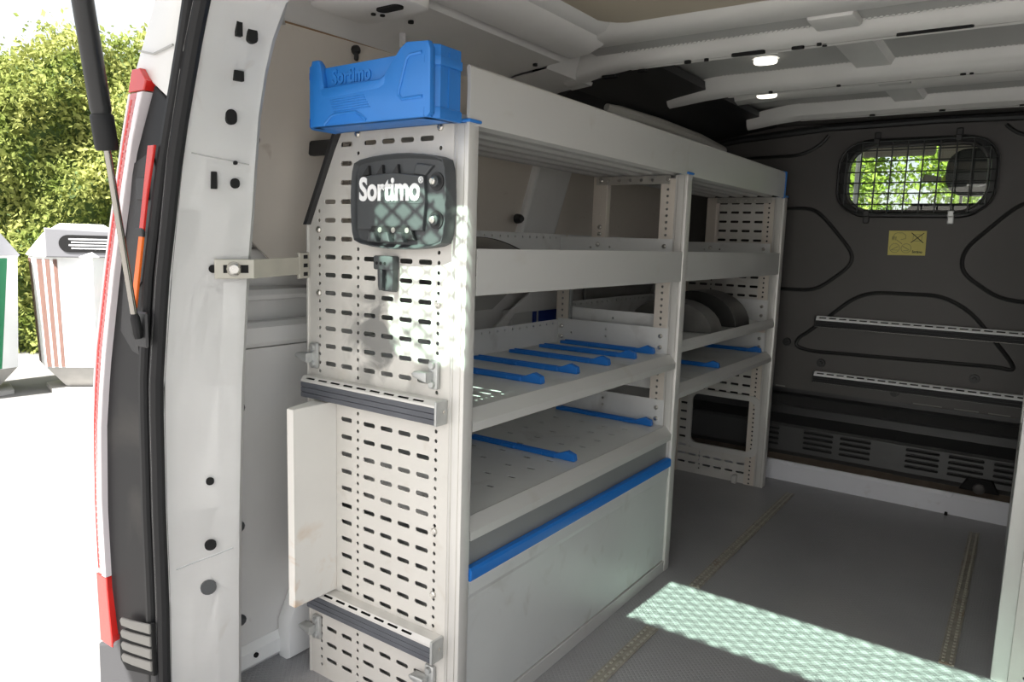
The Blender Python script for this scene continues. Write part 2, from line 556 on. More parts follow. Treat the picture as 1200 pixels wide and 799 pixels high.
for v in b.verts:
    v.co.x = upper_x(v.co.z) + v.co.x
obj('upper_board', b, 'hardboard', wl)
# slanting body pillar seen between the shelves, with its rubber plug
b = NB(); prism(b, [(0.885, 0.90), (1.09, 0.90), (1.21, 1.40), (0.99, 1.40)], 0.0, 0.04, 'x', 0.012)
for v in b.verts:
    v.co.x = upper_x(v.co.z) - 0.01 + v.co.x
obj('body_pillar', b, 'white', wl)
b = NB(); tube(b, [(-0.505, 0.875, 1.062), (-0.49, 0.873, 1.062), (-0.482, 0.871, 1.062)], [0.016, 0.014, 0.009], 12); obj('rubber_plug', b, 'black', wl, True)
# slanted brace in the middle opening
b = NB(); prism(b, [(0.70, 0.66), (0.82, 0.66), (0.93, 0.757), (1.28, 0.757), (1.28, 0.90), (1.16, 0.90)], -0.549, -0.538, 'x', 0.004); obj('body_brace', b, 'white', wl)
b = NB(); prism(b, [(0.30, 0.775), (0.84, 0.775), (1.06, 0.90), (0.30, 0.90)], -0.585, -0.562, 'x', 0.004); obj('pressed_panel', b, 'roofskin', wl)
b = NB(); prism(b, [(1.45, 0.66), (2.0, 0.66), (2.1, 0.86), (1.45, 0.86)], -0.585, -0.572, 'x', 0.004); obj('pressed_panel', b, 'roofskin', wl)
b = NB(); prism(b, [(1.98, 0.70), (2.06, 0.70), (2.18, 0.88), (2.10, 0.88)], -0.570, -0.548, 'x', 0.004); obj('body_brace', b, 'white', wl)
# metal foot of the side below the board
b = NB(); prism(b, [(-0.60, 0.0), (-0.545, 0.0), (-0.535, 0.012), (-0.535, 0.045), (-0.548, 0.060), (-0.60, 0.060)], -0.165, 0.02, 'y'); obj('wall_foot', b, 'pillar', wl)
b = NB(); prism(b, [(-0.008, 0.0), (0.32, 0.0), (0.32, 0.29), (0.20, 0.36), (0.07, 0.25), (-0.008, 0.09)], -0.548, -0.50, 'x', 0.012); obj('wheel_arch', b, 'pillar', wl, True)
for (y, z) in ((-0.096, 0.615), (-0.102, 0.347), (-0.103, 0.126)):
    b = NB(); tube(b, [(-0.551, y, z), (-0.543, y, z), (-0.538, y, z)], [0.013, 0.012, 0.006], 10); obj('panel_fixing', b, 'plate', wl, True)
b = NB(); tube(b, [(-0.5345, -0.075, 0.034), (-0.531, -0.075, 0.034)], 0.006, 10); obj('wall_hole', b, 'deep', wl)
# black push-in clips of the boards
def board_clip(y, z, nm='board_clip'):
    x = upper_x(z) + 0.006
    b = NB()
    tube(b, [(x, y, z), (x + 0.010, y, z), (x + 0.014, y, z)], [0.011, 0.010, 0.005], 10)
    box(b, x + 0.002, x + 0.010, y - 0.006, y + 0.006, z - 0.024, z, 0.003)
    obj(nm, b, 'black', wl, True)
board_clip(0.175, 1.412)
board_clip(0.85, 1.30)
b = NB(); tube(b, [(-0.520, -0.075, 1.185), (-0.505, -0.075, 1.185), (-0.500, -0.075, 1.185)], [0.014, 0.013, 0.006], 10); obj('panel_fixing', b, 'black', wl, True)

# black liner on the front upper side of the left wall, with a hose along it
b = NB()
prof = [(-0.575, 1.20), (-0.50, 1.36), (-0.36, 1.455), (-0.20, 1.485), (-0.10, 1.50), (-0.10, 1.525), (-0.60, 1.525), (-0.60, 1.20)]
rows = [[(p[0], y, p[1]) for p in prof] for y in (0.94, 1.2, 2.2)]
loft(b, rows, True)
b.faces.new([v for v in b.verts][:len(prof)])
obj('side_liner', b, 'black', wl)
b = NB(); tube(b, [(-0.36, 1.16, 1.435), (-0.345, 1.22, 1.428), (-0.335, 1.5, 1.430), (-0.33, 1.9, 1.425), (-0.33, 2.18, 1.41)], [0.012, 0.02, 0.022, 0.022, 0.02], 10); obj('cable_duct', b, 'hose', wl, True)

# right wall ----------------------------------------------------------------
b = NB(); loft(b, [[(1.40 - max(0, z - 1.0) * 0.14, y, z) for z in (-0.05, 0.5, 1.0, 1.53)] for y in (-0.30, 0.5, 1.2, 2.25)])
bmesh.ops.solidify(b, geom=list(b.faces), thickness=0.03)
struct('wall_right', b, 'hardboard_grey')

# ceiling -------------------------------------------------------------------
b = NB(); box(b, -0.50, 1.34, -0.20, 2.30, 1.535, 1.57)
ceil = struct('ceiling', b, 'roofskin')
b = NB(); prism(b, rrect(0.42, 0.20, 1.02, 0.88, 0.10, 5), 1.522, 1.534, 'z'); obj('roof_board', b, 'headlining', ceil)
def bow(name, prof, x0, x1, drop=None, m='roof'):
    """pressed roof bow along x: hat profile (y, z); the ends may sweep down and narrow"""
    ym = sum(p[0] for p in prof) / len(prof)
    secs = []
    xs = [x0, x0 + 0.05, x0 + 0.12, x0 + 0.2, (x0 + x1) / 2, x1 - 0.2, x1 - 0.12, x1 - 0.05, x1]
    for i, x in enumerate(xs):
        e = {0: 1.0, 1: 0.72, 2: 0.3, 3: 0.0}.get(min(i, len(xs) - 1 - i), 0.0)
        dz, sc = drop if drop else (0, 0)
        mid = 0.004 * (1 - ((x - 0.42) / 0.75) ** 2)      # roof camber
        secs.append([(x, ym + (p[0] - ym) * (1 - sc * e), p[1] + mid - dz * e) for p in prof])
    b = NB()
    loft(b, secs, True)
    n = len(prof)
    b.verts.ensure_lookup_table()
    b.faces.new([b.verts[k] for k in range(n)])
    b.faces.new([b.verts[-k - 1] for k in range(n)])
    bmesh.ops.recalc_face_normals(b, faces=b.faces)
    o = obj(name, b, m, ceil, True)
    if name == 'roof_bow':                      # spot-welded flange along the rear edge, with its lip
        y0_ = prof[0][0]
        b = NB()
        for k in range(int((x1 - x0 - 0.36) / 0.012)):
            xx = x0 + 0.2 + k * 0.012
            mid = 0.004 * (1 - ((xx - 0.42) / 0.75) ** 2)
            box(b, xx, xx + 0.007, y0_ - 0.007, y0_ - 0.002, 1.5045 + mid if y0_ < 1 else 1.5332, 1.508 + mid if y0_ < 1 else 1.536)
        w_ = obj('weld_bead', b, m, o); w_['kind'] = 'stuff'
        b = NB(); ya = prof[4][0]; za = prof[4][1]
        secs2 = []
        for xx in (x0 + 0.2, (x0 + x1) / 2, x1 - 0.2):
            mid = 0.004 * (1 - ((xx - 0.42) / 0.75) ** 2)
            secs2.append([(xx, ya - 0.012, za + mid - 0.0004), (xx, ya - 0.002, za + mid - 0.003), (xx, ya + 0.004, za + mid - 0.001), (xx, ya, za + mid + 0.004)])
        loft(b, secs2, True); bmesh.ops.recalc_face_normals(b, faces=b.faces)
        obj('bow_lip', b, m, o)
    return o
# frame round the board, then the three roof bows
bow('roof_frame', [(0.62, 1.535), (0.64, 1.510), (0.665, 1.500), (0.72, 1.498), (0.745, 1.503), (0.755, 1.535)], -0.16, 1.0, None)
bow('roof_flange', [(0.75, 1.535), (0.76, 1.511), (0.83, 1.507), (0.845, 1.535)], -0.22, 1.06, None, 'roofskin')
b1 = bow('roof_bow', [(0.832, 1.535), (0.838, 1.508), (0.848, 1.490), (0.860, 1.480), (0.893, 1.4755), (0.905, 1.484), (0.912, 1.535)], -0.34, 1.33, (0.030, 0.0))
b2 = bow('roof_bow', [(1.335, 1.535), (1.340, 1.514), (1.352, 1.494), (1.366, 1.484), (1.400, 1.478), (1.413, 1.486), (1.420, 1.535)], -0.24, 1.33, (0.022, 0.45))
bow('roof_rib', [(1.60, 1.535), (1.62, 1.516), (1.67, 1.508), (1.72, 1.516), (1.74, 1.535)], -0.14, 1.33, (0.01, 0.3), 'roof')
b3 = bow('roof_bow', [(1.910, 1.535), (1.915, 1.512), (1.925, 1.492), (1.940, 1.484), (1.960, 1.479), (1.972, 1.488), (1.976, 1.535)], -0.15, 1.33, (0.025, 0.4))
bow('front_header', [(2.06, 1.56), (2.08, 1.515), (2.12, 1.502), (2.24, 1.495), (2.24, 1.56)], -0.58, 1.40, None, 'bulk')
# braces running between the bows
for (x, y0, y1, nm) in ((0.40, 0.90, 1.345, 'roof_brace'), (0.415, 1.405, 1.63, 'roof_brace'), (0.42, 1.70, 1.92, 'roof_brace')):
    b = NB(); prism(b, [(x - 0.055, 1.535), (x - 0.045, 1.518), (x + 0.045, 1.518), (x + 0.055, 1.535)], y0, y1, 'y'); obj(nm, b, 'roof', ceil)
b = NB(); box(b, 0.36, 0.46, 0.74, 0.84, 1.497, 1.525, 0.008, 2); obj('roof_brace', b, 'roof', ceil, True)
b = NB(); prism(b, [(-0.19, 1.535), (-0.175, 1.512), (-0.135, 1.512), (-0.12, 1.535)], 0.90, 1.36, 'y'); obj('roof_brace', b, 'roof', ceil)
# punched slots and holes in the bows
def punched(parent, items):
    for (x, y, w, d, z) in items:
        b = NB(); prism(b, rrect(x, y, w, d, min(w, d) * 0.48, 4), z - 0.0045, z + 0.002, 'z'); obj('punched_hole', b, 'deep', parent)
punched(b1, [(0.19, 0.877, 0.085, 0.016, 1.4795), (-0.20, 0.877, 0.05, 0.020, 1.462), (0.60, 0.877, 0.15, 0.011, 1.4815), (0.03, 0.877, 0.018, 0.012, 1.4765), (0.08, 0.88, 0.012, 0.008, 1.477), (0.31, 0.88, 0.03, 0.012, 1.480), (0.36, 0.875, 0.011, 0.008, 1.4805), (0.37, 0.886, 0.011, 0.008, 1.480), (-0.10, 0.877, 0.026, 0.014, 1.468)])
punched(b2, [(0.10, 1.385, 0.012, 0.010, 1.4825), (0.30, 1.385, 0.012, 0.010, 1.4845), (0.62, 1.383, 0.014, 0.010, 1.4852), (0.64, 1.383, 0.010, 0.009, 1.4852), (0.83, 1.383, 0.014, 0.011, 1.4845)])
punched(b3, [(0.30, 1.952, 0.02, 0.012, 1.4845), (0.52, 1.952, 0.02, 0.012, 1.485), (0.75, 1.952, 0.02, 0.012, 1.4848)])

# roof side rail (left): sloping face above the board, groove, then the frame round the roof board
def side_rail(sign):
    xm = lambda x: x if sign < 0 else 0.84 - x
    b = NB()
    prof = [(-0.525, 1.405), (-0.497, 1.418), (-0.485, 1.428), (-0.40, 1.452), (-0.255, 1.470), (-0.245, 1.486), (-0.235, 1.488), (-0.225, 1.474), (-0.17, 1.480), (-0.13, 1.497), (-0.12, 1.508), (-0.09, 1.513), (-0.06, 1.54), (-0.50, 1.54)]
    loft(b, [[(xm(p[0]), y, p[1]) for p in prof] for y in (-0.168, 0.2, 0.70)], True)
    bmesh.ops.recalc_face_normals(b, faces=b.faces)
    obj('roof_side_rail', b, 'white', ceil, True)
    b = NB()
    prof = [(-0.60, 1.40), (-0.497, 1.418), (-0.485, 1.428), (-0.40, 1.447), (-0.30, 1.458), (-0.26, 1.54), (-0.60, 1.54)]
    loft(b, [[(xm(p[0]), y, p[1]) for p in prof] for y in (0.70, 0.95)], True)
    b.verts.ensure_lookup_table()
    b.faces.new([b.verts[k + len(prof)] for k in range(len(prof))])
    bmesh.ops.recalc_face_normals(b, faces=b.faces)
    obj('roof_side_rail', b, 'white', ceil, True)
side_rail(-1)
side_rail(1)
b = NB(); box(b, -0.398, -0.388, 0.235, 0.245, 1.42, 1.455); obj('weld_seam', b, 'white', ceil)
for (x, y, z) in ((-0.33, 0.20, 1.459), (-0.31, 0.66, 1.461)):
    b = NB(); tube(b, [(x, y, z + 0.003), (x, y, z - 0.0035)], 0.0065, 10); obj('punched_hole', b, 'deep', ceil)
# gusset at the rear corner of the rail with its oval hole
b = NB(); prism(b, rrect(-0.27, 0.02, 0.20, 0.17, 0.04, 4), 1.430, 1.475, 'z', 0.01); gus = obj('corner_gusset', b, 'white', ceil, True)
b = NB(); prism(b, rrect(-0.23, 0.035, 0.062, 0.026, 0.0125, 5), 1.4265, 1.433, 'z'); obj('punched_hole', b, 'deep', gus)
for (x, y) in ((-0.285, 0.045), (-0.275, 0.06)):
    b = NB(); prism(b, circ(x, y, 0.005, 8), 1.4265, 1.433, 'z'); obj('punched_hole', b, 'deep', gus)
# small lamps in the roof: they shine
for i, (x, y, lb) in enumerate(((0.145, 1.165, 'small oval roof lamp shining behind the widest roof bow, nearer the rear'), (0.035, 1.560, 'small oval roof lamp shining behind the second roof bow, farther forward'))):
    b = NB()
    prism(b, rrect(0, 0, 0.066, 0.046, 0.022, 5), -0.014, 0.0, 'z', 0.005)
    l = obj('roof_lamp', b, 'lamp', None, True, (0, 0, 0))
    l.location = (x, y, 1.531 if i == 0 else 1.514)
    tag(l, lb, 'lamp')
    b = NB(); WL[l] = Vector((0, 0, 0)); prism(b, rrect(0, 0, 0.076, 0.056, 0.026, 5), 0.0, 0.004 if i == 0 else 0.021, 'z'); obj('lamp_housing', b, 'white', l)

# rear door pillar: reveal strip swept up into the roof header ------------------
zs = [0.00, 0.094, 0.277, 0.452, 0.70, 0.90, 1.03, 1.127, 1.20, 1.278, 1.33, 1.366]
ox = np.interp(zs, [0.0, 0.094, 0.277, 0.452, 0.706, 0.901, 1.127, 1.278, 1.366], [-0.490, -0.488, -0.481, -0.482, -0.476, -0.441, -0.388, -0.335, -0.295])
ix = np.interp(zs, [0.0, 0.064, 0.346, 0.649, 0.934, 1.029, 1.196, 1.310, 1.387], [-0.440, -0.436, -0.426, -0.410, -0.379, -0.363, -0.340, -0.308, -0.255])
rows = []
for z, o_, i_ in zip(zs, ox, ix):
    rows.append([(o_ - 0.012, -0.325, z), (o_, -0.300, z), (o_ + 0.003, -0.290, z), (o_ * 0.72 + i_ * 0.28, -0.266, z), (o_ * 0.3 + i_ * 0.7, -0.222, z), (i_ - 0.004, -0.196, z), (i_, -0.186, z), (i_ - 0.012, -0.172, z), (i_ - 0.05, -0.165, z), (-0.59, -0.165, z)])
for (ang, k) in ((22, 0), (45, 0), (68, 0), (90, 0)):
    a = R_(ang)
    zo = 1.366 + 0.09 * math.sin(a); zi = 1.366 + 0.045 * math.sin(a)
    xo = -0.295 + 0.16 * (1 - math.cos(a)); xi = -0.270 + 0.17 * (1 - math.cos(a))
    rows.append([(xo - 0.012, -0.325, zo + 0.012), (xo, -0.300, zo), (xo + 0.003, -0.290, zo - 0.003), (xo * 0.72 + xi * 0.28, -0.266, zo * 0.72 + zi * 0.28), (xo * 0.3 + xi * 0.7, -0.222, zo * 0.3 + zi * 0.7), (xi, -0.196, zi), (xi, -0.186, zi), (xi - 0.01, -0.172, zi + 0.02), (xi - 0.02, -0.150, zi + 0.06), (xi - 0.05, -0.14, 1.54)])
last = rows[-1]
rows.append([(0.42, p[1], p[2] + 0.02) for p in last])
rows.append([(0.97, p[1], p[2]) for p in last])
b = NB(); loft(b, rows)
bmesh.ops.solidify(b, geom=list(b.faces), thickness=-0.004)
bmesh.ops.recalc_face_normals(b, faces=b.faces)
t1 = struct('trim_1', b, 'pillar', True)
b = NB(); loft(b, [[(0.84 - p[0], p[1], p[2]) for p in r] for r in rows[:12]]); bmesh.ops.solidify(b, geom=list(b.faces), thickness=0.004)
struct('trim_2', b, 'pillar', True)
# pillar blend into the rail (rounded corner over the board)
b = NB()
rr = []
for k in range(7):
    a = R_(90 * k / 6)
    y = -0.186 + 0.19 * (1 - math.cos(a)) ; z = 1.24 + 0.19 * math.sin(a)
    rr.append([(-0.36 + 0.10 * k / 6 * 0.3, -0.186 + 0.04 * math.sin(a), 1.24 + 0.23 * math.sin(a)), (-0.42, y * 0.6 - 0.07, z - 0.004), (-0.50, y, z - 0.012), (-0.56, y + 0.02, z - 0.02)])
loft(b, rr)
bmesh.ops.solidify(b, geom=list(b.faces), thickness=0.004)
bmesh.ops.recalc_face_normals(b, faces=b.faces)
obj('corner_fillet', b, 'white', t1, True)
# holes in the pillar face
def on_pillar(t, z):
    o_ = float(np.interp(z, zs, ox)); i_ = float(np.interp(z, zs, ix))
    P0 = Vector((o_ * 0.72 + i_ * 0.28, -0.266, z)); P1 = Vector((o_ * 0.3 + i_ * 0.7, -0.222, z))
    d = (P1 - P0)
    nrm = Vector((d.y, -d.x, 0)).normalized()
    if nrm.y > 0:
        nrm = -nrm
    return P0 + d * ((t - 0.28) / 0.42), d.normalized(), nrm
def pillar_hole(x_at, z, w, h, r, m='deep'):
    # find t so that the ray position found on y=-0.24 agrees
    best = min((abs((on_pillar(t / 50, z)[0] - Vector((x_at, -0.24, z))).cross(Vector((-0.80, 0.59, 0))).z), t / 50) for t in range(-5, 60))
    p, d, n = on_pillar(best[1], z)
    b = NB()
    pts = rrect(0, 0, w, h, r, 4)
    prism(b, pts, -0.004, 0.0050, 'y')
    for v in b.verts:
        v.co = p + d * v.co.x + Vector((0, 0, 1)) * v.co.z + n * v.co.y
    bmesh.ops.recalc_face_normals(b, faces=b.faces)
    obj('pillar_hole', b, m, t1)
for a in ((-0.313, 1.335, 0.010, 0.030, 0.001), (-0.280, 1.327, 0.018, 0.026, 0.008), (-0.318, 1.262, 0.017, 0.017, 0.001), (-0.343, 1.194, 0.019, 0.026, 0.009), (-0.333, 1.117, 0.007, 0.007, 0.003), (-0.396, 1.084, 0.010, 0.030, 0.001), (-0.337, 1.081, 0.016, 0.018, 0.0075), (-0.409, 0.925, 0.015, 0.015, 0.007), (-0.438, 0.509, 0.015, 0.015, 0.007), (-0.441, 0.377, 0.022, 0.022, 0.0105)):
    pillar_hole(*a)
pillar_hole(-0.451, 0.288, 0.030, 0.030, 0.0145, 'plate')
# weld seams across the pillar
for z, dz in ((0.335, 0.028), (1.128, -0.012)):
    pth = []
    for t in np.linspace(0.0, 1.0, 9):
        zz = z + dz * t
        o_ = float(np.interp(zz, zs, ox)); i_ = float(np.interp(zz, zs, ix))
        row = [(o_ + 0.003, -0.290), (o_ * 0.72 + i_ * 0.28, -0.266), (o_ * 0.3 + i_ * 0.7, -0.222), (i_ - 0.004, -0.196)]
        xx = np.interp(t, [0, 0.28, 0.7, 1], [r_[0] for r_ in row]); yy = np.interp(t, [0, 0.28, 0.7, 1], [r_[1] for r_ in row])
        pth.append((xx, yy, zz))
    b = NB(); tube(b, pth, 0.0013, 6); obj('weld_seam', b, 'zinc' if z < 1 else 'roofskin', t1)

# rubber door seal along the aperture
sl = thing('door_seal', 'black rubber double-lip seal running down the edge of the rear doorway', 'door seal', (-0.5, -0.31, 0.0))
zz = list(np.linspace(0.0, 1.366, 22))
so = np.interp(zz, [0.0, 0.083, 0.266, 0.443, 0.70, 0.897, 1.126, 1.277, 1.369], [-0.545, -0.542, -0.539, -0.542, -0.536, -0.510, -0.435, -0.370, -0.345])
si = np.interp(zz, zs, ox)
ext = [(0.02, 0.035), (0.06, 0.065), (0.12, 0.085), (0.60, 0.10)]
def seal_path(f_, y):
    p = [(s_ * (1 - f_) + i_ * f_, y, z) for s_, i_, z in zip(so, si, zz)]
    e = p[-1]
    return p + [(e[0] + dx, y, e[2] + dz) for dx, dz in ext]
b = NB(); tube(b, seal_path(0.80, -0.312), 0.0135, 10); obj('bulb_lip', b, 'rubber', sl, True)
b = NB(); tube(b, seal_path(0.40, -0.322), 0.0105, 10); obj('outer_lip', b, 'rubber', sl, True)
b = NB()
pa = seal_path(0.02, -0.318); pb = seal_path(1.0, -0.302)
pc = seal_path(0.5, -0.306)
loft(b, [[a_, c_, b_] for a_, c_, b_ in zip(pa, pc, pb)])
bmesh.ops.solidify(b, geom=list(b.faces), thickness=0.006)
obj('seal_base', b, 'black', sl, True)

# rear corner of the body: white upper corner, black trim, bumper --------------------
b = NB(); prism(b, [(-0.43, 1.42), (-0.432, 1.379), (-0.483, 1.302), (-0.503, 1.272), (-0.45, 1.246), (-0.388, 1.208), (-0.355, 1.274), (-0.325, 1.37), (-0.25, 1.50), (0.42, 1.56), (0.42, 1.60), (-0.25, 1.58), (-0.36, 1.52)], -0.322, -0.20, 'y', 0.006)
t3 = struct('trim_3', b, 'white', True)
b = NB(); prism(b, [(-0.735, -0.3), (-0.73, 0.5), (-0.66, 0.9), (-0.53, 1.25), (-0.46, 1.42), (-0.42, 1.5), (-0.40, 1.4), (-0.56, 0.9), (-0.56, -0.3)], -0.275, -0.167, 'y'); obj('body_corner', b, 'white', t3)
b = NB(); tube(b, [(-0.474, -0.3265, 1.300), (-0.43, -0.3265, 1.290), (-0.37, -0.3265, 1.298)], 0.002, 6); obj('weld_seam', b, 'roofskin', t3)
trim_out = [(-0.655, 0.15), (-0.672, 0.251), (-0.675, 0.417), (-0.662, 0.599), (-0.637, 0.724), (-0.589, 0.894), (-0.543, 1.037), (-0.508, 1.127), (-0.440, 1.240), (-0.385, 1.203)]
trim_in = [(-0.425, 1.10), (-0.495, 0.897), (-0.525, 0.70), (-0.532, 0.443), (-0.53, 0.20)]
b = NB(); prism(b, trim_out + trim_in, -0.322, -0.20, 'y', 0.003)
t4 = struct('trim_4', b, 'gloss')
# recessed striker pocket in the black trim
b = NB(); prism(b, [(-0.545, 0.86), (-0.525, 0.80), (-0.520, 0.76), (-0.545, 0.765), (-0.585, 0.80), (-0.560, 0.93), (-0.515, 1.11), (-0.452, 1.13), (-0.440, 1.10), (-0.500, 0.90)], -0.3245, -0.319, 'y', 0.001); obj('trim_pocket', b, 'black', t4)
b = NB(); box(b, -0.500, -0.463, -0.330, -0.322, 1.045, 1.085, 0.002); obj('trim_catch', b, 'black', t4)
b = NB(); prism(b, [(-0.726, 0.11), (-0.728, 0.02), (-0.722, -0.12), (-0.70, -0.25), (-0.48, -0.25), (-0.50, 0.215), (-0.535, 0.200), (-0.60, 0.178), (-0.655, 0.138)], -0.330, -0.18, 'y', 0.006)
t5 = struct('trim_5', b, 'bumper')
b = NB(); prism(b, [(-0.495, 0.235), (-0.55, 0.215), (-0.612, 0.182), (-0.624, 0.165), (-0.624, 0.112), (-0.60, 0.098), (-0.495, 0.125)], -0.334, -0.325, 'y', 0.002); vent = obj('bumper_vent', b, 'deep', t5)
for k in range(4):
    z = 0.118 + k * 0.026
    b = NB(); prism(b, [(-0.497, z + 0.018), (-0.57, z + 0.004), (-0.606, z - 0.001), (-0.612, z + 0.008), (-0.606, z + 0.016), (-0.57, z + 0.022), (-0.497, z + 0.038)], -0.3385, -0.333, 'y', 0.002); obj('vent_slat', b, 'zincslat', vent)

# tail lamp ---------------------------------------------------------------------------
lo = [(-0.708, 0.119), (-0.712, 0.238), (-0.714, 0.407), (-0.703, 0.591), (-0.679, 0.736), (-0.616, 0.941), (-0.549, 1.129), (-0.491, 1.272)]
li = [(-0.660, 0.144), (-0.670, 0.251), (-0.673, 0.417), (-0.660, 0.599), (-0.635, 0.724), (-0.587, 0.894), (-0.507, 1.127), (-0.447, 1.248), (-0.470, 1.274)]
tl = thing('tail_lamp', 'tall narrow red and clear tail lamp on the rear corner of the van', 'tail lamp', (-0.70, -0.33, 0.12))
def lamp_piece(name, m, f0, f1, z0, z1, y0, y1):
    n = 12
    P = []
    def at(f_, z):
        a = np.interp(z, [p[1] for p in lo], [p[0] for p in lo]); c = np.interp(z, [p[1] for p in li], [p[0] for p in li])
        return (a * (1 - f_) + c * f_, z)
    P = [at(f0, z0 + (z1 - z0) * k / n) for k in range(n + 1)] + [at(f1, z1 - (z1 - z0) * k / n) for k in range(n + 1)]
    b = NB(); prism(b, P, y0, y1, 'y', 0.002); return obj(name, b, m, tl)
lamp_piece('red_cap', 'red', 0.0, 1.0, 0.125, 0.275, -0.333, -0.275)
lamp_piece('red_cap', 'red', 0.0, 1.0, 1.232, 1.270, -0.333, -0.275)
lamp_piece('lens_edge', 'clear', 0.0, 0.16, 0.277, 1.230, -0.333, -0.275)
lamp_piece('lens', 'pink', 0.16, 0.66, 0.277, 1.230, -0.333, -0.275)
lamp_piece('lens_edge', 'clear', 0.66, 1.0, 0.277, 1.230, -0.335, -0.275)
lamp_piece('inner_reflector', 'red', 0.24, 0.40, 0.29, 1.22, -0.3343, -0.33)
b = NB(); lst = []
for k in range(75):
    z = 0.285 + k * 0.0126
    a = np.interp(z, [p[1] for p in lo], [p[0] for p in lo]); c = np.interp(z, [p[1] for p in li], [p[0] for p in li])
    box(b, a * 0.58 + c * 0.42, a * 0.36 + c * 0.64, -0.3341, -0.331, z, z + 0.004)
rb = obj('lens_ribbing', b, 'pink', tl); rb['kind'] = 'stuff'
# strip reflector in the door gap
b = NB(); prism(b, [(-0.437, 1.137), (-0.416, 1.137), (-0.447, 1.049), (-0.463, 0.99), (-0.475, 0.995)], -0.3395, -0.3345, 'y', 0.001)
rf = thing('strip_reflector', 'slim red over orange reflector strip beside the black door seal', 'reflector', (-0.46, -0.325, 0.85))
obj('red_lens', b, 'red', rf)
b = NB(); prism(b, [(-0.477, 0.985), (-0.465, 0.98), (-0.500, 0.850), (-0.516, 0.850)], -0.3395, -0.3345, 'y', 0.001); obj('orange_lens', b, 'orange', rf)
b = NB(); box(b, -0.488, -0.462, -0.341, -0.3345, 0.980, 0.996, 0.002); obj('reflector_clip', b, 'black', rf)

# tailgate, raised above the doorway (out of view): tinted window with a protective wire grille ---
TG_A = R_(12.0)
HING = Vector((0.42, -0.31, 1.57))
TR = Matrix.Translation(HING) @ Matrix.Rotation(-TG_A, 4, 'X')
# local frame: x across, -y along the raised gate, z up
def tg(bm):
    bm.transform(TR); return bm
S0, S1 = 0.180, 0.550
WX0, WX1 = -0.65, 0.65
gate_out = [(-1.10, -0.03), (1.10, -0.03), (1.16, -0.7), (1.16, -1.6), (1.05, -1.78), (-1.05, -1.78), (-1.16, -1.6), (-1.16, -0.7)]
hole = rrect((WX0 + WX1) / 2, -(S0 + S1) / 2, WX1 - WX0, S1 - S0, 0.05, 4)
b = perf(gate_out, [hole], 0.0, 0.03, 'z'); door = struct('door_1', tg(b), 'white')
b = NB(); prism(b, [(p[0], p[1]) for p in rrect((WX0 + WX1) / 2, -(S0 + S1) / 2, WX1 - WX0 + 0.03, S1 - S0 + 0.03, 0.055, 4)], 0.0155, 0.0195, 'z'); obj('pane', tg(b), 'greenglass', door)
b = NB()
def clip_line(p, d, x0, x1, y0, y1):
    t0, t1_ = -9, 9
    for (pp, dd, a, c) in ((p[0], d[0], x0, x1), (p[1], d[1], y0, y1)):
        if abs(dd) < 1e-9:
            continue
        u, v = (a - pp) / dd, (c - pp) / dd
        if u > v: u, v = v, u
        t0 = max(t0, u); t1_ = min(t1_, v)
    return (t0, t1_) if t1_ > t0 + 0.01 else None
for s in (-1, 1):
    d = (math.cos(R_(38)), s * math.sin(R_(38)))
    k = -40
    while k <= 40:
        p = (k * 0.058, -(S0 + S1) / 2)
        r_ = clip_line(p, d, WX0 - 0.01, WX1 + 0.01, -S1 - 0.01, -S0 + 0.01)
        if r_:
            a_ = (p[0] + d[0] * r_[0], p[1] + d[1] * r_[0], -0.025 - 0.004 * (s + 1)); c_ = (p[0] + d[0] * r_[1], p[1] + d[1] * r_[1], -0.025 - 0.004 * (s + 1))
            tube(b, [a_, c_], 0.0032, 6)
        k += 1
gw = obj('wire_grille', tg(b), 'wire', door); gw['kind'] = 'stuff'
# gas strut from the black trim up to the tailgate
st = thing('gas_strut', 'black gas strut with bright piston rod holding the tailgate up', 'gas strut', (-0.470, -0.345, 0.82))
p0 = Vector((-0.473, -0.352, 0.816)); p1 = Vector((-0.422, -0.475, 1.612))
at = lambda t: tuple(p0 + (p1 - p0) * t)
b = NB(); tube(b, [at(0.03), at(0.40)], 0.0058, 12); obj('piston_rod', b, 'chrome', st, True)
b = NB(); tube(b, [at(0.385), at(0.39), at(0.452), at(0.457)], [0.0165, 0.0185, 0.0185, 0.017], 14); obj('collar', b, 'rubber', st, True)
b = NB(); tube(b, [at(0.455), at(0.465), at(0.97)], [0.014, 0.0165, 0.0165], 16); obj('cylinder', b, 'strut', st, True)
b = NB(); tube(b, [at(-0.022), at(-0.01), at(0.025), at(0.035)], [0.007, 0.009, 0.009, 0.006], 10); tube(b, [tuple(p0), (p0.x - 0.004, -0.341, p0.z - 0.005)], 0.007, 8); obj('ball_joint', b, 'rubber', st, True)
b = NB(); box(b, p0.x - 0.026, p0.x + 0.016, -0.343, -0.3365, p0.z - 0.035, p0.z + 0.03, 0.003); obj('mount_plate', b, 'black', st)
b = NB(); tube(b, [at(0.965), at(1.0), (p1.x, p1.y - 0.004, p1.z + 0.03)], [0.010, 0.012, 0.010], 10); obj('ball_joint', b, 'galv', st, True)

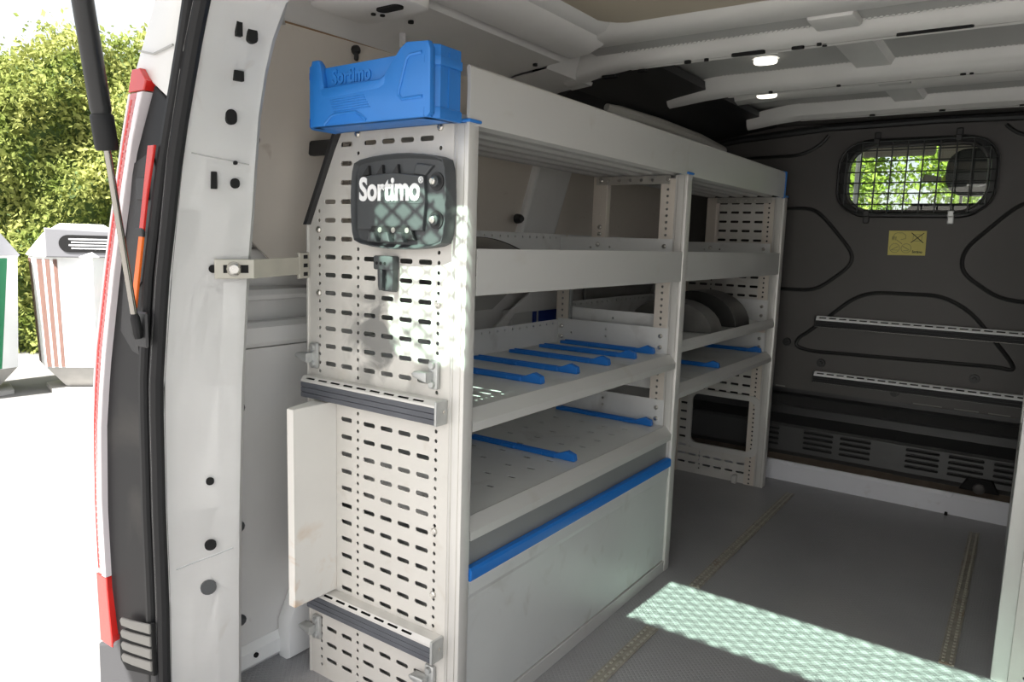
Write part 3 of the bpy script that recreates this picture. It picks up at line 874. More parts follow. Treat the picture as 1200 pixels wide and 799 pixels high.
# front bulkhead -------------------------------------------------------------------
wf = struct('wall_front', loc=(0.4, 2.2, 0))
win = rrect(0.424, 1.279, 0.475, 0.245, 0.085, 6)
b = perf([(-0.59, 0.40), (1.39, 0.40), (1.39, 1.50), (-0.59, 1.50)], [win], 2.2075, 0.015, 'y'); obj('bulkhead_panel', b, 'bulk', wf)
b = NB()
low = [(2.2, 0.402), (2.222, 0.402), (2.30, 0.392), (2.30, 0.365), (2.245, 0.362), (2.205, 0.33), (2.215, 0.318), (2.32, 0.305), (2.32, 0.262), (2.208, 0.242), (2.200, 0.232), (2.196, 0.125), (2.215, 0.105), (2.225, 0.0), (2.36, 0.0), (2.36, 0.402)]
def lower_piece(x0, x1, off):
    b = NB(); prism(b, [(y + off, z) for y, z in low], x0, x1, 'x'); return b
obj('lower_trim', lower_piece(-0.59, 0.452, 0.0), 'vent', wf)
obj('lower_trim', lower_piece(0.4525, 1.39, -0.004), 'vent', wf)
b = NB(); prism(b, [(2.17, 0.082), (2.215, 0.104), (2.215, 0.09), (2.17, 0.07)], -0.59, 1.39, 'x'); obj('ledge', b, 'brown', wf)
sl_ = NB(); prism(sl_, [(2.165, 0.0), (2.163, 0.072), (2.170, 0.086), (2.185, 0.086), (2.185, 0.0)], -0.58, 1.38, 'x'); bb = struct('baseboard_front', sl_, 'sill')
for x in (0.07, 0.655):
    b = NB(); prism(b, [(x - 0.022, 0.09), (x + 0.022, 0.09), (x + 0.004, 0.066), (x - 0.004, 0.066)], 2.156, 2.168, 'y', 0.003); obj('sill_dent', b, 'sill', bb, True)
# pressed outlines: rounded channels standing a little proud of the panel
def groove(pts, r=0.0075, closed=False):
    # round the corners of the outline
    P = [Vector((p[0], 2.1995, p[1])) for p in pts]
    out = []
    n = len(P)
    for i in range(n):
        if not closed and i in (0, n - 1):
            out.append(P[i]); continue
        a, c, e = P[i - 1], P[i], P[(i + 1) % n]
        ra = min(0.05, (a - c).length * 0.45); re = min(0.05, (e - c).length * 0.45)
        s_ = c + (a - c).normalized() * ra; t_ = c + (e - c).normalized() * re
        for k in range(5):
            u = k / 4
            out.append(s_ * (1 - u) ** 2 + c * 2 * u * (1 - u) + t_ * u ** 2)
    if closed:
        out.append(out[0])
    b = NB(); tube(b, out, r, 8, flat=(1.0, 1.0)); obj('pressed_channel', b, 'bulkgroove', wf, True)
groove([(-0.20, 1.16), (0.06, 1.165), (0.112, 1.125), (0.232, 0.985), (0.225, 0.93), (0.10, 0.825), (-0.20, 0.825)])
groove([(1.10, 1.235), (0.80, 1.190), (0.75, 1.160), (0.612, 1.01), (0.612, 0.925), (0.74, 0.835), (1.10, 0.805)])
groove([(0.05, 0.625), (0.035, 0.585), (0.10, 0.570), (0.76, 0.583), (0.815, 0.575), (0.80, 0.61), (0.66, 0.78), (0.56, 0.835), (0.32, 0.832), (0.25, 0.805), (0.08, 0.645)], 0.0075, True)
groove([(-0.25, 1.375), (0.00, 1.380), (0.075, 1.420), (0.10, 1.455)], 0.007)
groove([(0.70, 1.46), (0.745, 1.42), (0.86, 1.41)], 0.007)
b = NB(); tube(b, [(-0.58, 2.19, 1.405), (-0.25, 2.19, 1.455), (0.1, 2.185, 1.482), (0.5, 2.18, 1.487), (1.38, 2.18, 1.47)], 0.014, 8); obj('top_seal', b, 'black', wf, True)
# bolts, louvres and tie-down eye of the bulkhead
for (x, z) in ((0.147, 0.525), (0.694, 0.53), (0.432, 0.44), (0.002, 0.60)):
    b = NB()
    for k in range(1):
        tube(b, [(x, 2.2, z), (x, 2.193, z)], [0.018, 0.017], 12)
        tube(b, [(x, 2.193, z), (x, 2.188, z)], [0.008, 0.007], 6)
    obj('bulkhead_bolt', b, 'bulkgroove', wf, True)
for x0 in (-0.12, 0.10, 0.245, 0.49, 0.637, 0.785):
    off = 0.0 if x0 < 0.45 else -0.004
    for k in range(4):
        z = 0.150 + k * 0.0225 - (0.0 if x0 < 0.4 else 0.0)
        b = NB(); prism(b, rrect(x0 + 0.062, z, 0.118, 0.0085, 0.004, 3), 2.1945 + off, 2.200 + off, 'y', 0.0); obj('louvre', b, 'deep', wf)
        b = NB(); box(b, x0 + 0.006, x0 + 0.118, 2.1895 + off, 2.197 + off, z + 0.0055, z + 0.0085, 0.001); obj('louvre_hood', b, 'vent', wf)
b = NB(); prism(b, [(0.685, 0.105), (0.815, 0.105), (0.79, 0.155), (0.71, 0.155)], 2.176, 2.20, 'y', 0.006); obj('eye_pocket', b, 'deep', wf)
b = NB(); tube(b, [(0.75, 2.178, 0.118), (0.75, 2.168, 0.118), (0.75, 2.164, 0.118)], [0.022, 0.018, 0.008], 12); obj('tie_down_eye', b, 'bulk', wf, True)
for (x0, x1) in ((-0.03, 0.01), (0.50, 0.60), (0.64, 0.72), (0.75, 0.82)):
    b = NB(); box(b, x0, x1, 2.196, 2.1995, 0.404, 0.409); obj('gap_clip', b, 'zincslat', wf)
b = NB(); box(b, 0.615, 0.665, 2.1965, 2.1995, 0.855, 0.860); obj('scratch_mark', b, 'carton', wf) if False else b.free()

# window in the bulkhead: recessed frame, glass pane, wire grille --------------------
w1 = struct('window_1', loc=(0.424, 2.2, 1.279))
fr = NB()
loft(fr, [[(p[0], 2.199, p[1]) for p in rrect(0.424, 1.279, 0.535, 0.305, 0.11, 6)], [(p[0], 2.185, p[1]) for p in rrect(0.424, 1.279, 0.525, 0.295, 0.105, 6)], [(p[0], 2.183, p[1]) for p in rrect(0.424, 1.279, 0.495, 0.265, 0.095, 6)], [(p[0], 2.228, p[1]) for p in rrect(0.424, 1.279, 0.468, 0.238, 0.082, 6)], [(p[0], 2.232, p[1]) for p in rrect(0.424, 1.279, 0.50, 0.27, 0.09, 6)]], True)
bmesh.ops.recalc_face_normals(fr, faces=fr.faces)
obj('window_frame', fr, 'bulkgroove', w1, True)
b = NB(); prism(b, rrect(0.424, 1.279, 0.478, 0.248, 0.086, 6), 2.218, 2.222, 'y'); obj('pane', b, 'clearglass', w1)
gx0, gx1, gz0, gz1 = 0.155, 0.693, 1.142, 1.418
b = NB(); q = rrect((gx0 + gx1) / 2, (gz0 + gz1) / 2, gx1 - gx0, gz1 - gz0, 0.09, 6); tube(b, [(p[0], 2.172, p[1]) for p in q + q[:1]], 0.004, 8, cap=False); obj('grille_frame', b, 'wire', w1, True)
for k in range(10):
    x = gx0 + 0.028 + k * (gx1 - gx0 - 0.056) / 9
    dz = 0.035 if k in (0, 9) else 0.0
    b = NB(); tube(b, [(x, 2.172, gz0 + dz), (x, 2.172, gz1 - dz)], 0.0028, 6); obj('grille_wire', b, 'wire', w1, True)
for k in range(6):
    z = gz0 + 0.036 + k * (gz1 - gz0 - 0.070) / 5
    dx = 0.016 if k in (0, 5) else 0.0
    b = NB(); tube(b, [(gx0 + dx, 2.177, z), (gx1 - dx, 2.177, z)], 0.0028, 6); obj('grille_wire', b, 'wire', w1, True)
for (x, z, up) in ((0.285, gz1, 1), (0.56, gz1, 1), (0.27, gz0, -1), (0.56, gz0, -1)):
    b = NB(); box(b, x - 0.011, x + 0.011, 2.168, 2.183, z - 0.012, z + 0.012 , 0.003); box(b, x - 0.011, x + 0.011, 2.186, 2.199, z + up * 0.02 - 0.018, z + up * 0.02 + 0.018, 0.003); box(b, x - 0.009, x + 0.009, 2.175, 2.195, z + up * 0.010 - 0.004, z + up * 0.010 + 0.004)
    obj('grille_clip', b, 'zinc' if (x > 0.5 and up < 0) else 'wire', w1)

# warning label
def lmap(u, v, w):
    return (0.422 + u + v * 0.02, 2.1985 - w, 1.030 + v)
lb = thing('warning_label', 'small yellow label with line pictograms on the black bulkhead below the window', 'label', (0.422, 2.199, 0.982))
b = NB(); prism(b, [(0.358, 0.982), (0.488, 0.984), (0.486, 1.078), (0.356, 1.077)], 2.1975, 2.1998, 'y'); obj('backing', b, 'yellow', lb)
b = NB()
tube(b, [(0.435, 2.1972, 1.070), (0.478, 2.1972, 1.032)], 0.0015, 5); tube(b, [(0.478, 2.1972, 1.070), (0.435, 2.1972, 1.032)], 0.0015, 5)
obj('crossed_lines', b, 'ink', lb)
b = NB()
for (x, z, r) in ((0.381, 1.010, 0.0175), (0.421, 1.010, 0.0175)):
    q = circ(x, z, r, 20); tube(b, [(p[0], 2.1972, p[1]) for p in q + q[:1]], 0.0009, 5, cap=False)
tube(b, [(0.370, 2.1972, 1.003), (0.392, 2.1972, 1.016)], 0.001, 4); tube(b, [(0.408, 2.1972, 1.018), (0.432, 2.1972, 1.004)], 0.001, 4)
tube(b, [(0.368, 2.1972, 1.002), (0.393, 2.1972, 1.002)], 0.0008, 4); tube(b, [(0.412, 2.1972, 1.001), (0.430, 2.1972, 1.001)], 0.0008, 4)
tube(b, [(0.385, 2.1972, 1.042), (0.405, 2.1972, 1.027)], 0.001, 4)
q = [(0.372, 1.045), (0.376, 1.064), (0.385, 1.069), (0.405, 1.069), (0.416, 1.060), (0.416, 1.047), (0.40, 1.043)]
tube(b, [(p[0], 2.1972, p[1]) for p in q], 0.0009, 4)
for x in (0.370, 0.376, 0.382):
    tube(b, [(x, 2.1972, 1.040), (x, 2.1972, 1.055)], 0.0013, 4)
q = rrect(0.4565, 1.051, 0.030, 0.024, 0.004, 3); tube(b, [(p[0], 2.1972, p[1]) for p in q + q[:1]], 0.0008, 4, cap=False)
obj('pictogram', b, 'greyink', lb)
obj('lettering', text_bm('Sortimo', 0.0135, 0.0003, lambda u, v, w: (0.460 + u, 2.1973 - w, 0.997 + v), 0.0004, 0.8), 'ink', lb)

# ------------------------------------------------------------------ shelving units
PITCH = 0.0376
XC = [-0.3625, -0.3132, -0.2463, -0.1970, -0.1477, -0.0984]
def row_z(lo_, hi_):
    return [1.174 - PITCH * k for k in range(40) if lo_ <= 1.174 - PITCH * k <= hi_]
def slant_x(z):                       # rear edge of an end panel: full below 1.016, cut back above
    return -0.432 if z < 1.016 else -0.432 + (z - 1.016) * (0.104 / 0.184)
def slot(x, z):
    return rrect(x, z, 0.034, 0.0095, 0.004, 2)
def end_panel(parent, y, sign=1, cut=None, name='end_panel', mirror=0.0, m='panel', step=False):
    X = (lambda x: x) if not mirror else (lambda x: mirror - x)
    z0, z1 = 0.0, 1.197
    out = [(-0.432, z0), (-0.034, z0), (-0.034, z1), (-0.328, z1), (-0.432, 1.016)]
    holes = []
    if step:
        out = [(-0.432, z0), (-0.034, z0), (-0.034, z1), (-0.300, z1), (-0.300, 1.0), (-0.432, 1.0)]
    sx = (lambda z: -0.432 if z < 0.995 else -0.300) if step else slant_x
    def free(x, z, mx, mz):
        return not (cut and cut[0] - mx < x < cut[1] + mx and cut[2] - mz < z < cut[3] + mz)
    for z in row_z(0.02, 1.19):
        for x in XC:
            if x - 0.022 > sx(z + 0.008) and free(x, z, 0.025, 0.012):
                holes.append(slot(x, z))
    for xh in (-0.396, -0.2795, -0.0652):
        z = 1.1928 - PITCH
        while z > 0.015:
            if xh - 0.010 > sx(z + 0.006) and free(xh, z, 0.012, 0.012):
                holes.append(circ(xh, z, 0.0042, 8))
            z -= PITCH / 2
    if cut:
        holes.append(rrect((cut[0] + cut[1]) / 2, (cut[2] + cut[3]) / 2, cut[1] - cut[0], cut[3] - cut[2], 0.03, 4))
    b = perf([(X(p[0]), p[1]) for p in out], [[(X(p[0]), p[1]) for p in h] for h in holes], y, 0.003, 'y')
    return obj(name, b, m, parent)

def hole_strip(parent, x0, x1, y, z0, z1, m='upright', name='hole_strip', ax='y', step=PITCH / 2, r=0.0042, off=0.0):
    hs = []
    z = z1 - 0.012 - off
    while z > z0 + 0.006:
        hs.append(circ((x0 + x1) / 2, z, r, 8)); z -= step
    b = perf([(x0, z0), (x1, z0), (x1, z1), (x0, z1)], hs, y, 0.003, ax)
    return obj(name, b, m, parent)

def front_post(parent, x0, x1, y0, y1, z1=1.197, name='post'):
    b = NB(); box(b, x0, x1, y0, y1, 0.0, z1, 0.004, 2)
    p = obj(name, b, 'post', parent, True)
    b = NB()
    sgn = -1
    for xx in (x0 + 0.009, x1 - 0.0095):
        box(b, xx - 0.0008, xx + 0.0008, y0 - 0.0006, y0 + 0.002, 0.004, z1 - 0.004)
    obj('profile_groove', b, 'galv', p)
    b = NB(); box(b, x0 + 0.012, x1 + 0.004, y0 - 0.003, y1 + 0.003, z1, z1 + 0.006, 0.0025, 2); obj('end_cap', b, 'blue', p, True)
    return p

def shelf(parent, y0, y1, zb, zt, zf, back, side, lip_in=0.022, name='shelf', m='shelf', slots=False, sides=(1, 1), back_holes=True):
    hs = []
    if slots:
        for yy in np.arange(y0 + 0.10, y1 - 0.08, 0.082):
            for k, xx in enumerate((-0.33, -0.245, -0.16, -0.10)):
                hs.append(rrect(xx, yy + 0.012 * (k % 2), 0.022, 0.010, 0.003, 2))
    b = perf([(-0.412, y0 + 0.004), (-lip_in - 0.002, y0 + 0.004), (-lip_in - 0.002, y1 - 0.004), (-0.412, y1 - 0.004)], hs, zf - 0.0015, 0.003, 'z')
    s = obj(name, b, m, parent)
    if slots:
        obj('slot_shade_sheet', NBbox(-0.40, -0.03, y0 + 0.01, y1 - 0.01, zf - 0.012, zf - 0.009), 'deep', s)  # added dark sheet, stands in for the shade below the slots
    b = NB()
    P = [(-lip_in, zf), (-lip_in - 0.003, zf), (-0.003, zb + (zt - zb) * 0.35), (-0.003, zb), (-0.02, zb - 0.0), (-0.02, zb - 0.003), (0.0, zb - 0.003), (0.0, zb + (zt - zb) * 0.38), (-lip_in + 0.002, zt)]
    prism(b, P, y0 + 0.002, y1 - 0.002, 'y')
    # mitre the ends of the lip
    for v in b.verts:
        if v.co.z > zf - 0.006 and v.co.x < -lip_in + 0.004:
            pass
        elif v.co.x > -0.012:
            d = 0.0
            v.co.y += d
    obj('front_lip', b, 'fascia', s)
    if back:
        hs = []
        if back_holes:
            yy = y0 + 0.03
            while yy < y1 - 0.03:
                hs.append(circ(yy, zf + back - 0.012, 0.0036, 8)); yy += 0.0376
        b = perf([(y0 + 0.004, zf - 0.02), (y1 - 0.004, zf - 0.02), (y1 - 0.004, zf + back), (y0 + 0.004, zf + back)], hs, -0.413, 0.003, 'x'); obj('back_lip', b, m, s)
    for k, yy in enumerate((y0 + 0.004, y1 - 0.004)):
        if side and sides[k]:
            hs = [circ(-0.235, zf + side * 0.45, 0.004, 8), circ(-0.235, zf + side * 0.72, 0.004, 8), circ(-0.36, zf + side * 0.45, 0.0035, 8)]
            b = perf([(-0.411, zf - 0.02), (-0.03, zf - 0.02), (-0.03, zf + side), (-0.411, zf + side)], hs, yy, 0.003, 'y'); sd = obj('side_lip', b, m, s)
            if k == 1:
                for xx in (-0.397, -0.053):
                    for dz in (0.25, 0.68):
                        screw(s, xx, yy - 0.0015, zf + side * dz)
    return s

Y1 = 1.0311; Y2 = 2.0400
# ---- rear unit
u1 = thing('shelving_unit', 'tall grey steel shelving unit with perforated off-white end panel nearest the rear doors', 'shelving', (-0.2, 0.5, 0.0))
ep = end_panel(u1, 0.0015)
front_post(u1, -0.036, 0.0, 0.0, 0.030)
b = NB(); prism(b, [(-0.340, 1.200), (-0.330, 1.198), (-0.423, 1.014), (-0.434, 1.014)], -0.012, 0.006, 'y', 0.001); obj('edge_trim', b, 'black', ep)
b = NB(); box(b, -0.434, -0.428, -0.004, 0.024, 0.0, 1.014, 0.001); obj('panel_flange', b, 'panel', ep)
for (x, z) in ((-0.2795, 1.192), (-0.0652, 1.192), (-0.396, 1.004), (-0.396, 0.872), (-0.0652, 0.872), (-0.0652, 0.30), (-0.0652, 0.43)):
    screw(ep, x, 0.0, z)
# cast eyes bolted to the end panel
def eye_bm(sx):
    b = NB()
    box(b, -0.012, 0.012, -0.010, 0.0, -0.028, 0.028, 0.004, 2)
    prism(b, [(0, -0.014), (0.012 * sx, -0.012), (0.034 * sx, -0.006), (0.040 * sx, 0.0), (0.034 * sx, 0.005), (0.012 * sx, 0.006), (0, 0.006)], -0.028, -0.006, 'y', 0.004)
    tube(b, [(0, -0.009, 0.018), (0, -0.015, 0.018)], [0.008, 0.006], 10)
    tube(b, [(0, -0.009, -0.018), (0, -0.015, -0.018)], [0.008, 0.006], 10)
    return b
for (x, z, s) in ((-0.408, 0.737, -1), (-0.068, 0.739, -1), (-0.405, 0.118, -1), (-0.066, 0.126, -1)):
    stamp('cast_eye', 'eye%d' % s, lambda s=s: eye_bm(s), 'zinc', ep, (x, 0.0, z), smooth=True)
b = NB(); box(b, -0.300, -0.292, 0.002, 0.030, 0.0, 0.70); obj('inner_stiffener', b, 'panel', ep)

def mid_frame(unit, y, front=True):
    """perforated upright frame at the far end of a unit, seen from inside the unit"""
    hole_strip(unit, -0.078, -0.034, y - 0.0315, 0.0, 1.185)
    b = NB(); box(b, -0.078, -0.034, y - 0.022, y - 0.004, 0.0, 1.19, 0.002); obj('upright', b, 'darkfascia', unit)  # upright coloured dark so the strip holes read as shaded
    hole_strip(unit, -0.420, -0.376, y - 0.0315, 0.0, 1.0, off=0.004)
    b = NB(); box(b, -0.425, -0.376, y - 0.022, y - 0.004, 0.0, 1.0, 0.002); obj('upright', b, 'darkfascia', unit)
    hole_strip(unit, -0.292, -0.256, y - 0.0315, 0.93, 1.195, step=0.05)
    b = NB(); box(b, -0.305, -0.256, y - 0.029, y - 0.004, 0.93, 1.195, 0.002); obj('upright', b, 'upright', unit)
    hs = [circ(-0.25 + 0.036 * k, 1.182, 0.0045, 8) for k in range(5)]
    b = perf([(-0.292, 1.170), (-0.05, 1.170), (-0.05, 1.194), (-0.292, 1.194)], hs, y - 0.034, 0.003, 'y'); obj('top_tie', b, 'galv', unit)
    for x in (-0.275, -0.055):
        screw(unit, x, y - 0.0355, 1.183)
    for z in (1.043, 1.022):
        screw(unit, -0.274, y - 0.0335, z)
mid_frame(u1, Y1 - 0.004)
front_post(u1, -0.036, 0.003, Y1 - 0.037, Y1, name='post')
hole_strip(u1, -0.36, -0.32, 0.034, 0.92, 1.19, name='hole_strip')
# top fascia shelf
def fascia_shelf(unit, y0, y1):
    b = NB(); prism(b, [(-0.008, 0.8905), (0.0, 0.8905), (0.0, 0.9764), (-0.006, 0.9764), (-0.006, 0.974), (-0.0025, 0.974), (-0.0025, 0.894), (-0.008, 0.894)], y0 + 0.002, y1 - 0.002, 'y')
    s = obj('deep_shelf', NBbox(-0.41, -0.004, y0 + 0.004, y1 - 0.004, 0.893, 0.897), 'shelf', unit)
    obj('front_fascia', b, 'fascia', s)
    hs = []
    yy = y0 + 0.03
    while yy < y1 - 0.03:
        hs.append(circ(yy, 1.006, 0.0038, 8)); yy += 0.0376
    b = perf([(y0 + 0.004, 0.89), (y1 - 0.004, 0.89), (y1 - 0.004, 1.018), (y0 + 0.004, 1.018)], hs, -0.413, 0.003, 'x'); obj('back_lip', b, 'shelf', s)
    b = perf([(-0.411, 0.893), (-0.03, 0.893), (-0.03, 1.012), (-0.411, 1.012)], [circ(-0.235, 0.983, 0.004, 8), circ(-0.30, 0.98, 0.004, 8)], y1 - 0.038, 0.003, 'y'); obj('side_lip', b, 'shelf', s)
    for x in (-0.275, -0.055):
        screw(s, x, y1 - 0.0395, 0.990)
    return s
def NBbox(*a):
    return box(NB(), *a)
fascia_shelf(u1, 0.030, Y1 - 0.004)
shelf(u1, 0.030, Y1 - 0.033, 0.6361, 0.6735, 0.672, 0.073, 0.078)
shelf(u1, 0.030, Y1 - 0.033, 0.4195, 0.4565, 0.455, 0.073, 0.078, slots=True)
# base cabinet with pull-down flap
b = NB(); box(b, -0.425, -0.008, 0.018, 0.029, 0.03, 0.40); obj('cabinet_side', b, 'darkfascia', u1)
b = NB(); box(b, -0.40, -0.014, 0.030, Y1 - 0.037, 0.358, 0.4165); obj('recessed_fascia', b, 'darkfascia', u1)
b = NB(); prism(b, [(-0.016, 0.0385), (-0.004, 0.0385), (-0.004, 0.296), (-0.001, 0.306), (-0.001, 0.331), (-0.016, 0.331)], 0.031, Y1 - 0.039, 'y'); flap = obj('flap_door', b, 'door', u1)
b = NB(); prism(b, [(-0.012, 0.3345), (0.002, 0.3345), (0.0045, 0.340), (0.0045, 0.356), (0.0, 0.361), (-0.012, 0.361)], 0.031, Y1 - 0.038, 'y'); obj('handle_strip', b, 'bluebar', flap, True)
b = NB(); box(b, -0.010, 0.0, 0.031, Y1 - 0.038, 0.3312, 0.3343); obj('strip_edge', b, 'carton', flap)
b = NB(); box(b, -0.012, 0.0, 0.030, Y1 - 0.037, 0.0, 0.036, 0.001); obj('plinth', b, 'fascia', u1)
b = NB(); box(b, -0.40, -0.016, 0.030, Y1 - 0.040, 0.005, 0.03); obj('cabinet_floor', b, 'shelf', u1)

# ---- front unit
u2 = thing('shelving_unit', 'narrower-looking grey steel shelving unit next to the black bulkhead, farther into the van', 'shelving', (-0.2, 1.5, 0.0))
YA, YB = Y1 + 0.002, Y2
front_post(u2, -0.036, 0.003, YB - 0.045, YB - 0.003, name='post')
e2 = end_panel(u2, YB - 0.032, cut=(-0.325, -0.050, 0.140, 0.362), m='panel', step=True)
b = NB()
o_, i_ = rrect(-0.1875, 0.251, 0.315, 0.262, 0.035, 4), rrect(-0.1875, 0.251, 0.272, 0.218, 0.028, 4)
yf = YB - 0.046
loft(b, [[(p[0], yf + 0.012, p[1]) for p in o_], [(p[0], yf, p[1]) for p in o_], [(p[0], yf, p[1]) for p in i_], [(p[0], yf + 0.012, p[1]) for p in i_]], True); bmesh.ops.recalc_face_normals(b, faces=b.faces)
obj('opening_frame', b, 'post', e2)
b = NB(); box(b, -0.077, -0.037, YB - 0.0365, YB - 0.0345, 0.0, 1.18); obj('dark_backing', b, 'black', u2)  # black backing added so the strip holes read as shaded
hole_strip(u2, -0.078, -0.036, YB - 0.040, 0.0, 1.185)
hole_strip(u2, -0.420, -0.380, YB - 0.040, 0.0, 1.0)
b = NB(); box(b, -0.305, -0.262, YB - 0.070, YB - 0.036, 1.0, 1.195, 0.003); obj('upright', b, 'upright', u2)
b = NB(); box(b, -0.425, -0.385, YB - 0.070, YB - 0.042, 0.0, 1.0, 0.003); obj('upright', b, 'upright', u2)
hs = [circ(-0.25 + 0.036 * k, 1.182, 0.0045, 8) for k in range(5)]
b = perf([(-0.262, 1.172), (-0.04, 1.172), (-0.04, 1.194), (-0.262, 1.194)], hs, YB - 0.072, 0.003, 'y'); obj('top_tie', b, 'galv', u2)
b = NB(); box(b, -0.125, -0.105, YB - 0.060, YB - 0.036, 0.0, 0.035, 0.002); obj('foot', b, 'post', u2)
fascia_shelf(u2, YA, YB - 0.042)
shelf(u2, YA, YB - 0.048, 0.681, 0.7125, 0.700, 0.10, 0.085, lip_in=0.008, m='shelf')
shelf(u2, YA, YB - 0.048, 0.540, 0.5755, 0.574, 0.073, 0.078)
b = NB(); box(b, -0.060, -0.02, YA + 0.002, YA + 0.02, 0.505, 0.533, 0.003); obj('corner_clip', b, 'bluebar', u2)

# ---- deep tray lying over both units
tr = thing('roof_tray', 'long grey metal tray with a deep front board lying on top of both shelving units', 'tray', (-0.15, 1.0, 1.203))
b = NB(); prism(b, [(-0.006, 1.195), (0.0, 1.193), (0.0015, 1.230), (0.0015, 1.262), (0.0, 1.290), (-0.004, 1.294), (-0.008, 1.290), (-0.006, 1.262)], 0.0, 1.985, 'y'); obj('front_board', b, 'fascia', tr, True)
b = NB()
P = [(-0.328, 1.215)]
P = [(-0.006, 1.2035), (-0.006, 1.212), (-0.328, 1.212), (-0.328, 1.2035)]
prism(b, P, 0.012, 1.985, 'y')
obj('tray_floor', b, 'fascia', tr)
for k in range(5):
    x = -0.042 - k * 0.058
    b = NB(); prism(b, [(x, 1.2036), (x - 0.006, 1.1965), (x - 0.030, 1.1965), (x - 0.036, 1.2036)], 0.034, 1.985, 'y'); obj('stiffening_rib', b, 'fascia', tr)
b = NB(); prism(b, [(-0.328, 1.204), (-0.334, 1.204), (-0.334, 1.275), (-0.328, 1.275)], 0.012, 1.985, 'y'); obj('back_board', b, 'fascia', tr)
b = NB(); prism(b, [(0.004, 1.192), (0.005, 1.294), (-0.010, 1.298), (-0.040, 1.298), (-0.040, 1.2045), (-0.010, 1.2045), (-0.008, 1.192)], 1.986, 1.998, 'y', 0.003); obj('end_cap', b, 'blue', tr, True)

# ---- blue bin hooked on the end of the tray
bt = thing('tool_bin', 'blue plastic parts bin with raised ends on top of the perforated end panel', 'bin', (-0.16, -0.06, 1.2))
zb0 = 1.1915
fprof = [(-0.298, zb0 + 0.006), (-0.288, zb0), (-0.010, zb0), (-0.003, zb0 + 0.006), (-0.004, 1.300), (-0.010, 1.3125), (-0.058, 1.316), (-0.072, 1.308), (-0.112, 1.266), (-0.124, 1.259), (-0.256, 1.256), (-0.264, 1.262), (-0.272, 1.302), (-0.280, 1.311), (-0.296, 1.311), (-0.300, 1.300)]
b = NB(); prism(b, fprof, -0.100, -0.086, 'y', 0.0035, 2)
bin_front = obj('front_wall', b, 'blue', bt, True)
b = NB(); prism(b, [(-0.300, zb0), (-0.004, zb0), (-0.004, 1.285), (-0.300, 1.285)], -0.034, -0.024, 'y', 0.003, 2); obj('back_wall', b, 'blue', bt, True)
b = NB(); prism(b, [(-0.298, 1.24), (-0.05, 1.24), (-0.05, 1.3005), (-0.298, 1.2975)], -0.0895, -0.081, 'y', 0.002, 2); obj('recessed_panel', b, 'blue', bt, True)
for (x0, x1, c0, c1) in ((-0.017, 0.0, 0.014, 0.0), (-0.317, -0.296, 0.0, 0.016)):
    b = NB()
    if c0:
        plan = [(-0.030, -0.100), (-0.016, -0.098), (0.0, -0.078), (0.0, -0.026), (-0.006, -0.020), (-0.020, -0.020), (-0.020, -0.06), (-0.032, -0.086)]
    else:
        plan = [(-0.318, -0.078), (-0.304, -0.098), (-0.285, -0.100), (-0.283, -0.086), (-0.298, -0.06), (-0.298, -0.020), (-0.312, -0.020), (-0.318, -0.026)]
    prism(b, plan, zb0, 1.310 if c0 else 1.303, 'z', 0.003, 2)
    obj('end_wall', b, 'blue', bt, True)
for (xa, xb) in ((-0.030, 0.002), (-0.320, -0.290)):
    for (z0, z1) in ((zb0 - 0.001, zb0 + 0.018), (1.276, 1.292)):
        b = NB(); plan = [(-0.016, -0.1005), (0.002, -0.080), (0.002, -0.024), (-0.006, -0.024), (-0.010, -0.09)] if xa > -0.1 else [(-0.302, -0.1005), (-0.320, -0.080), (-0.320, -0.024), (-0.312, -0.024), (-0.308, -0.09)]
        prism(b, plan, z0, z1, 'z', 0.002, 2); obj('edge_bead', b, 'blue', bt, True)
b = NB(); box(b, -0.30, -0.006, -0.095, -0.026, zb0, zb0 + 0.006); obj('bin_floor', b, 'blue', bt)
b = NB(); box(b, -0.0025, 0.0015, -0.058, -0.055, zb0 + 0.018, 1.30); obj('mould_line', b, 'blue', bt)
# relief: raised right corner panel outline, step under the low rim, finger ribs, pull notch
b = NB(); tube(b, [(-0.020, -0.0995, 1.225), (-0.066, -0.0995, 1.224), (-0.074, -0.0995, 1.231), (-0.073, -0.0995, 1.240), (-0.056, -0.0995, 1.288), (-0.048, -0.0995, 1.294), (-0.022, -0.0995, 1.295)], 0.0032, 6); obj('raised_outline', b, 'blue', bin_front, True)
b = NB(); prism(b, [(-0.272, 1.2595), (-0.120, 1.2615), (-0.105, 1.268), (-0.108, 1.252), (-0.122, 1.246), (-0.255, 1.240), (-0.268, 1.246)], -0.1005, -0.098, 'y', 0.002, 2); obj('rim_step', b, 'blue', bin_front, True)
for k in range(6):
    b = NB(); tube(b, [(-0.246 + k * 0.002, -0.0998, 1.236 - k * 0.0042), (-0.158 + k * 0.003, -0.0998, 1.2385 - k * 0.0042)], 0.0012, 5); obj('finger_rib', b, 'blue', bin_front, True)
b = NB(); tube(b, [(-0.262, -0.0995, 1.194), (-0.242, -0.0995, 1.2085), (-0.228, -0.0995, 1.211), (-0.178, -0.0995, 1.2115), (-0.165, -0.0995, 1.205), (-0.152, -0.0995, 1.196)], 0.0028, 6); obj('pull_notch_rim', b, 'blue', bin_front, True)
b = NB(); prism(b, [(-0.256, 1.1935), (-0.240, 1.206), (-0.228, 1.209), (-0.180, 1.2095), (-0.168, 1.203), (-0.158, 1.195)], -0.1006, -0.0985, 'y'); obj('pull_notch', b, 'bluebar', bin_front)
obj('lettering', text_bm('Sortimo', 0.036, 0.0012, lambda u, v, w: (-0.200 + u, -0.0905 - w, 1.2775 + v), 0.001, 0.85), 'blue', bt)

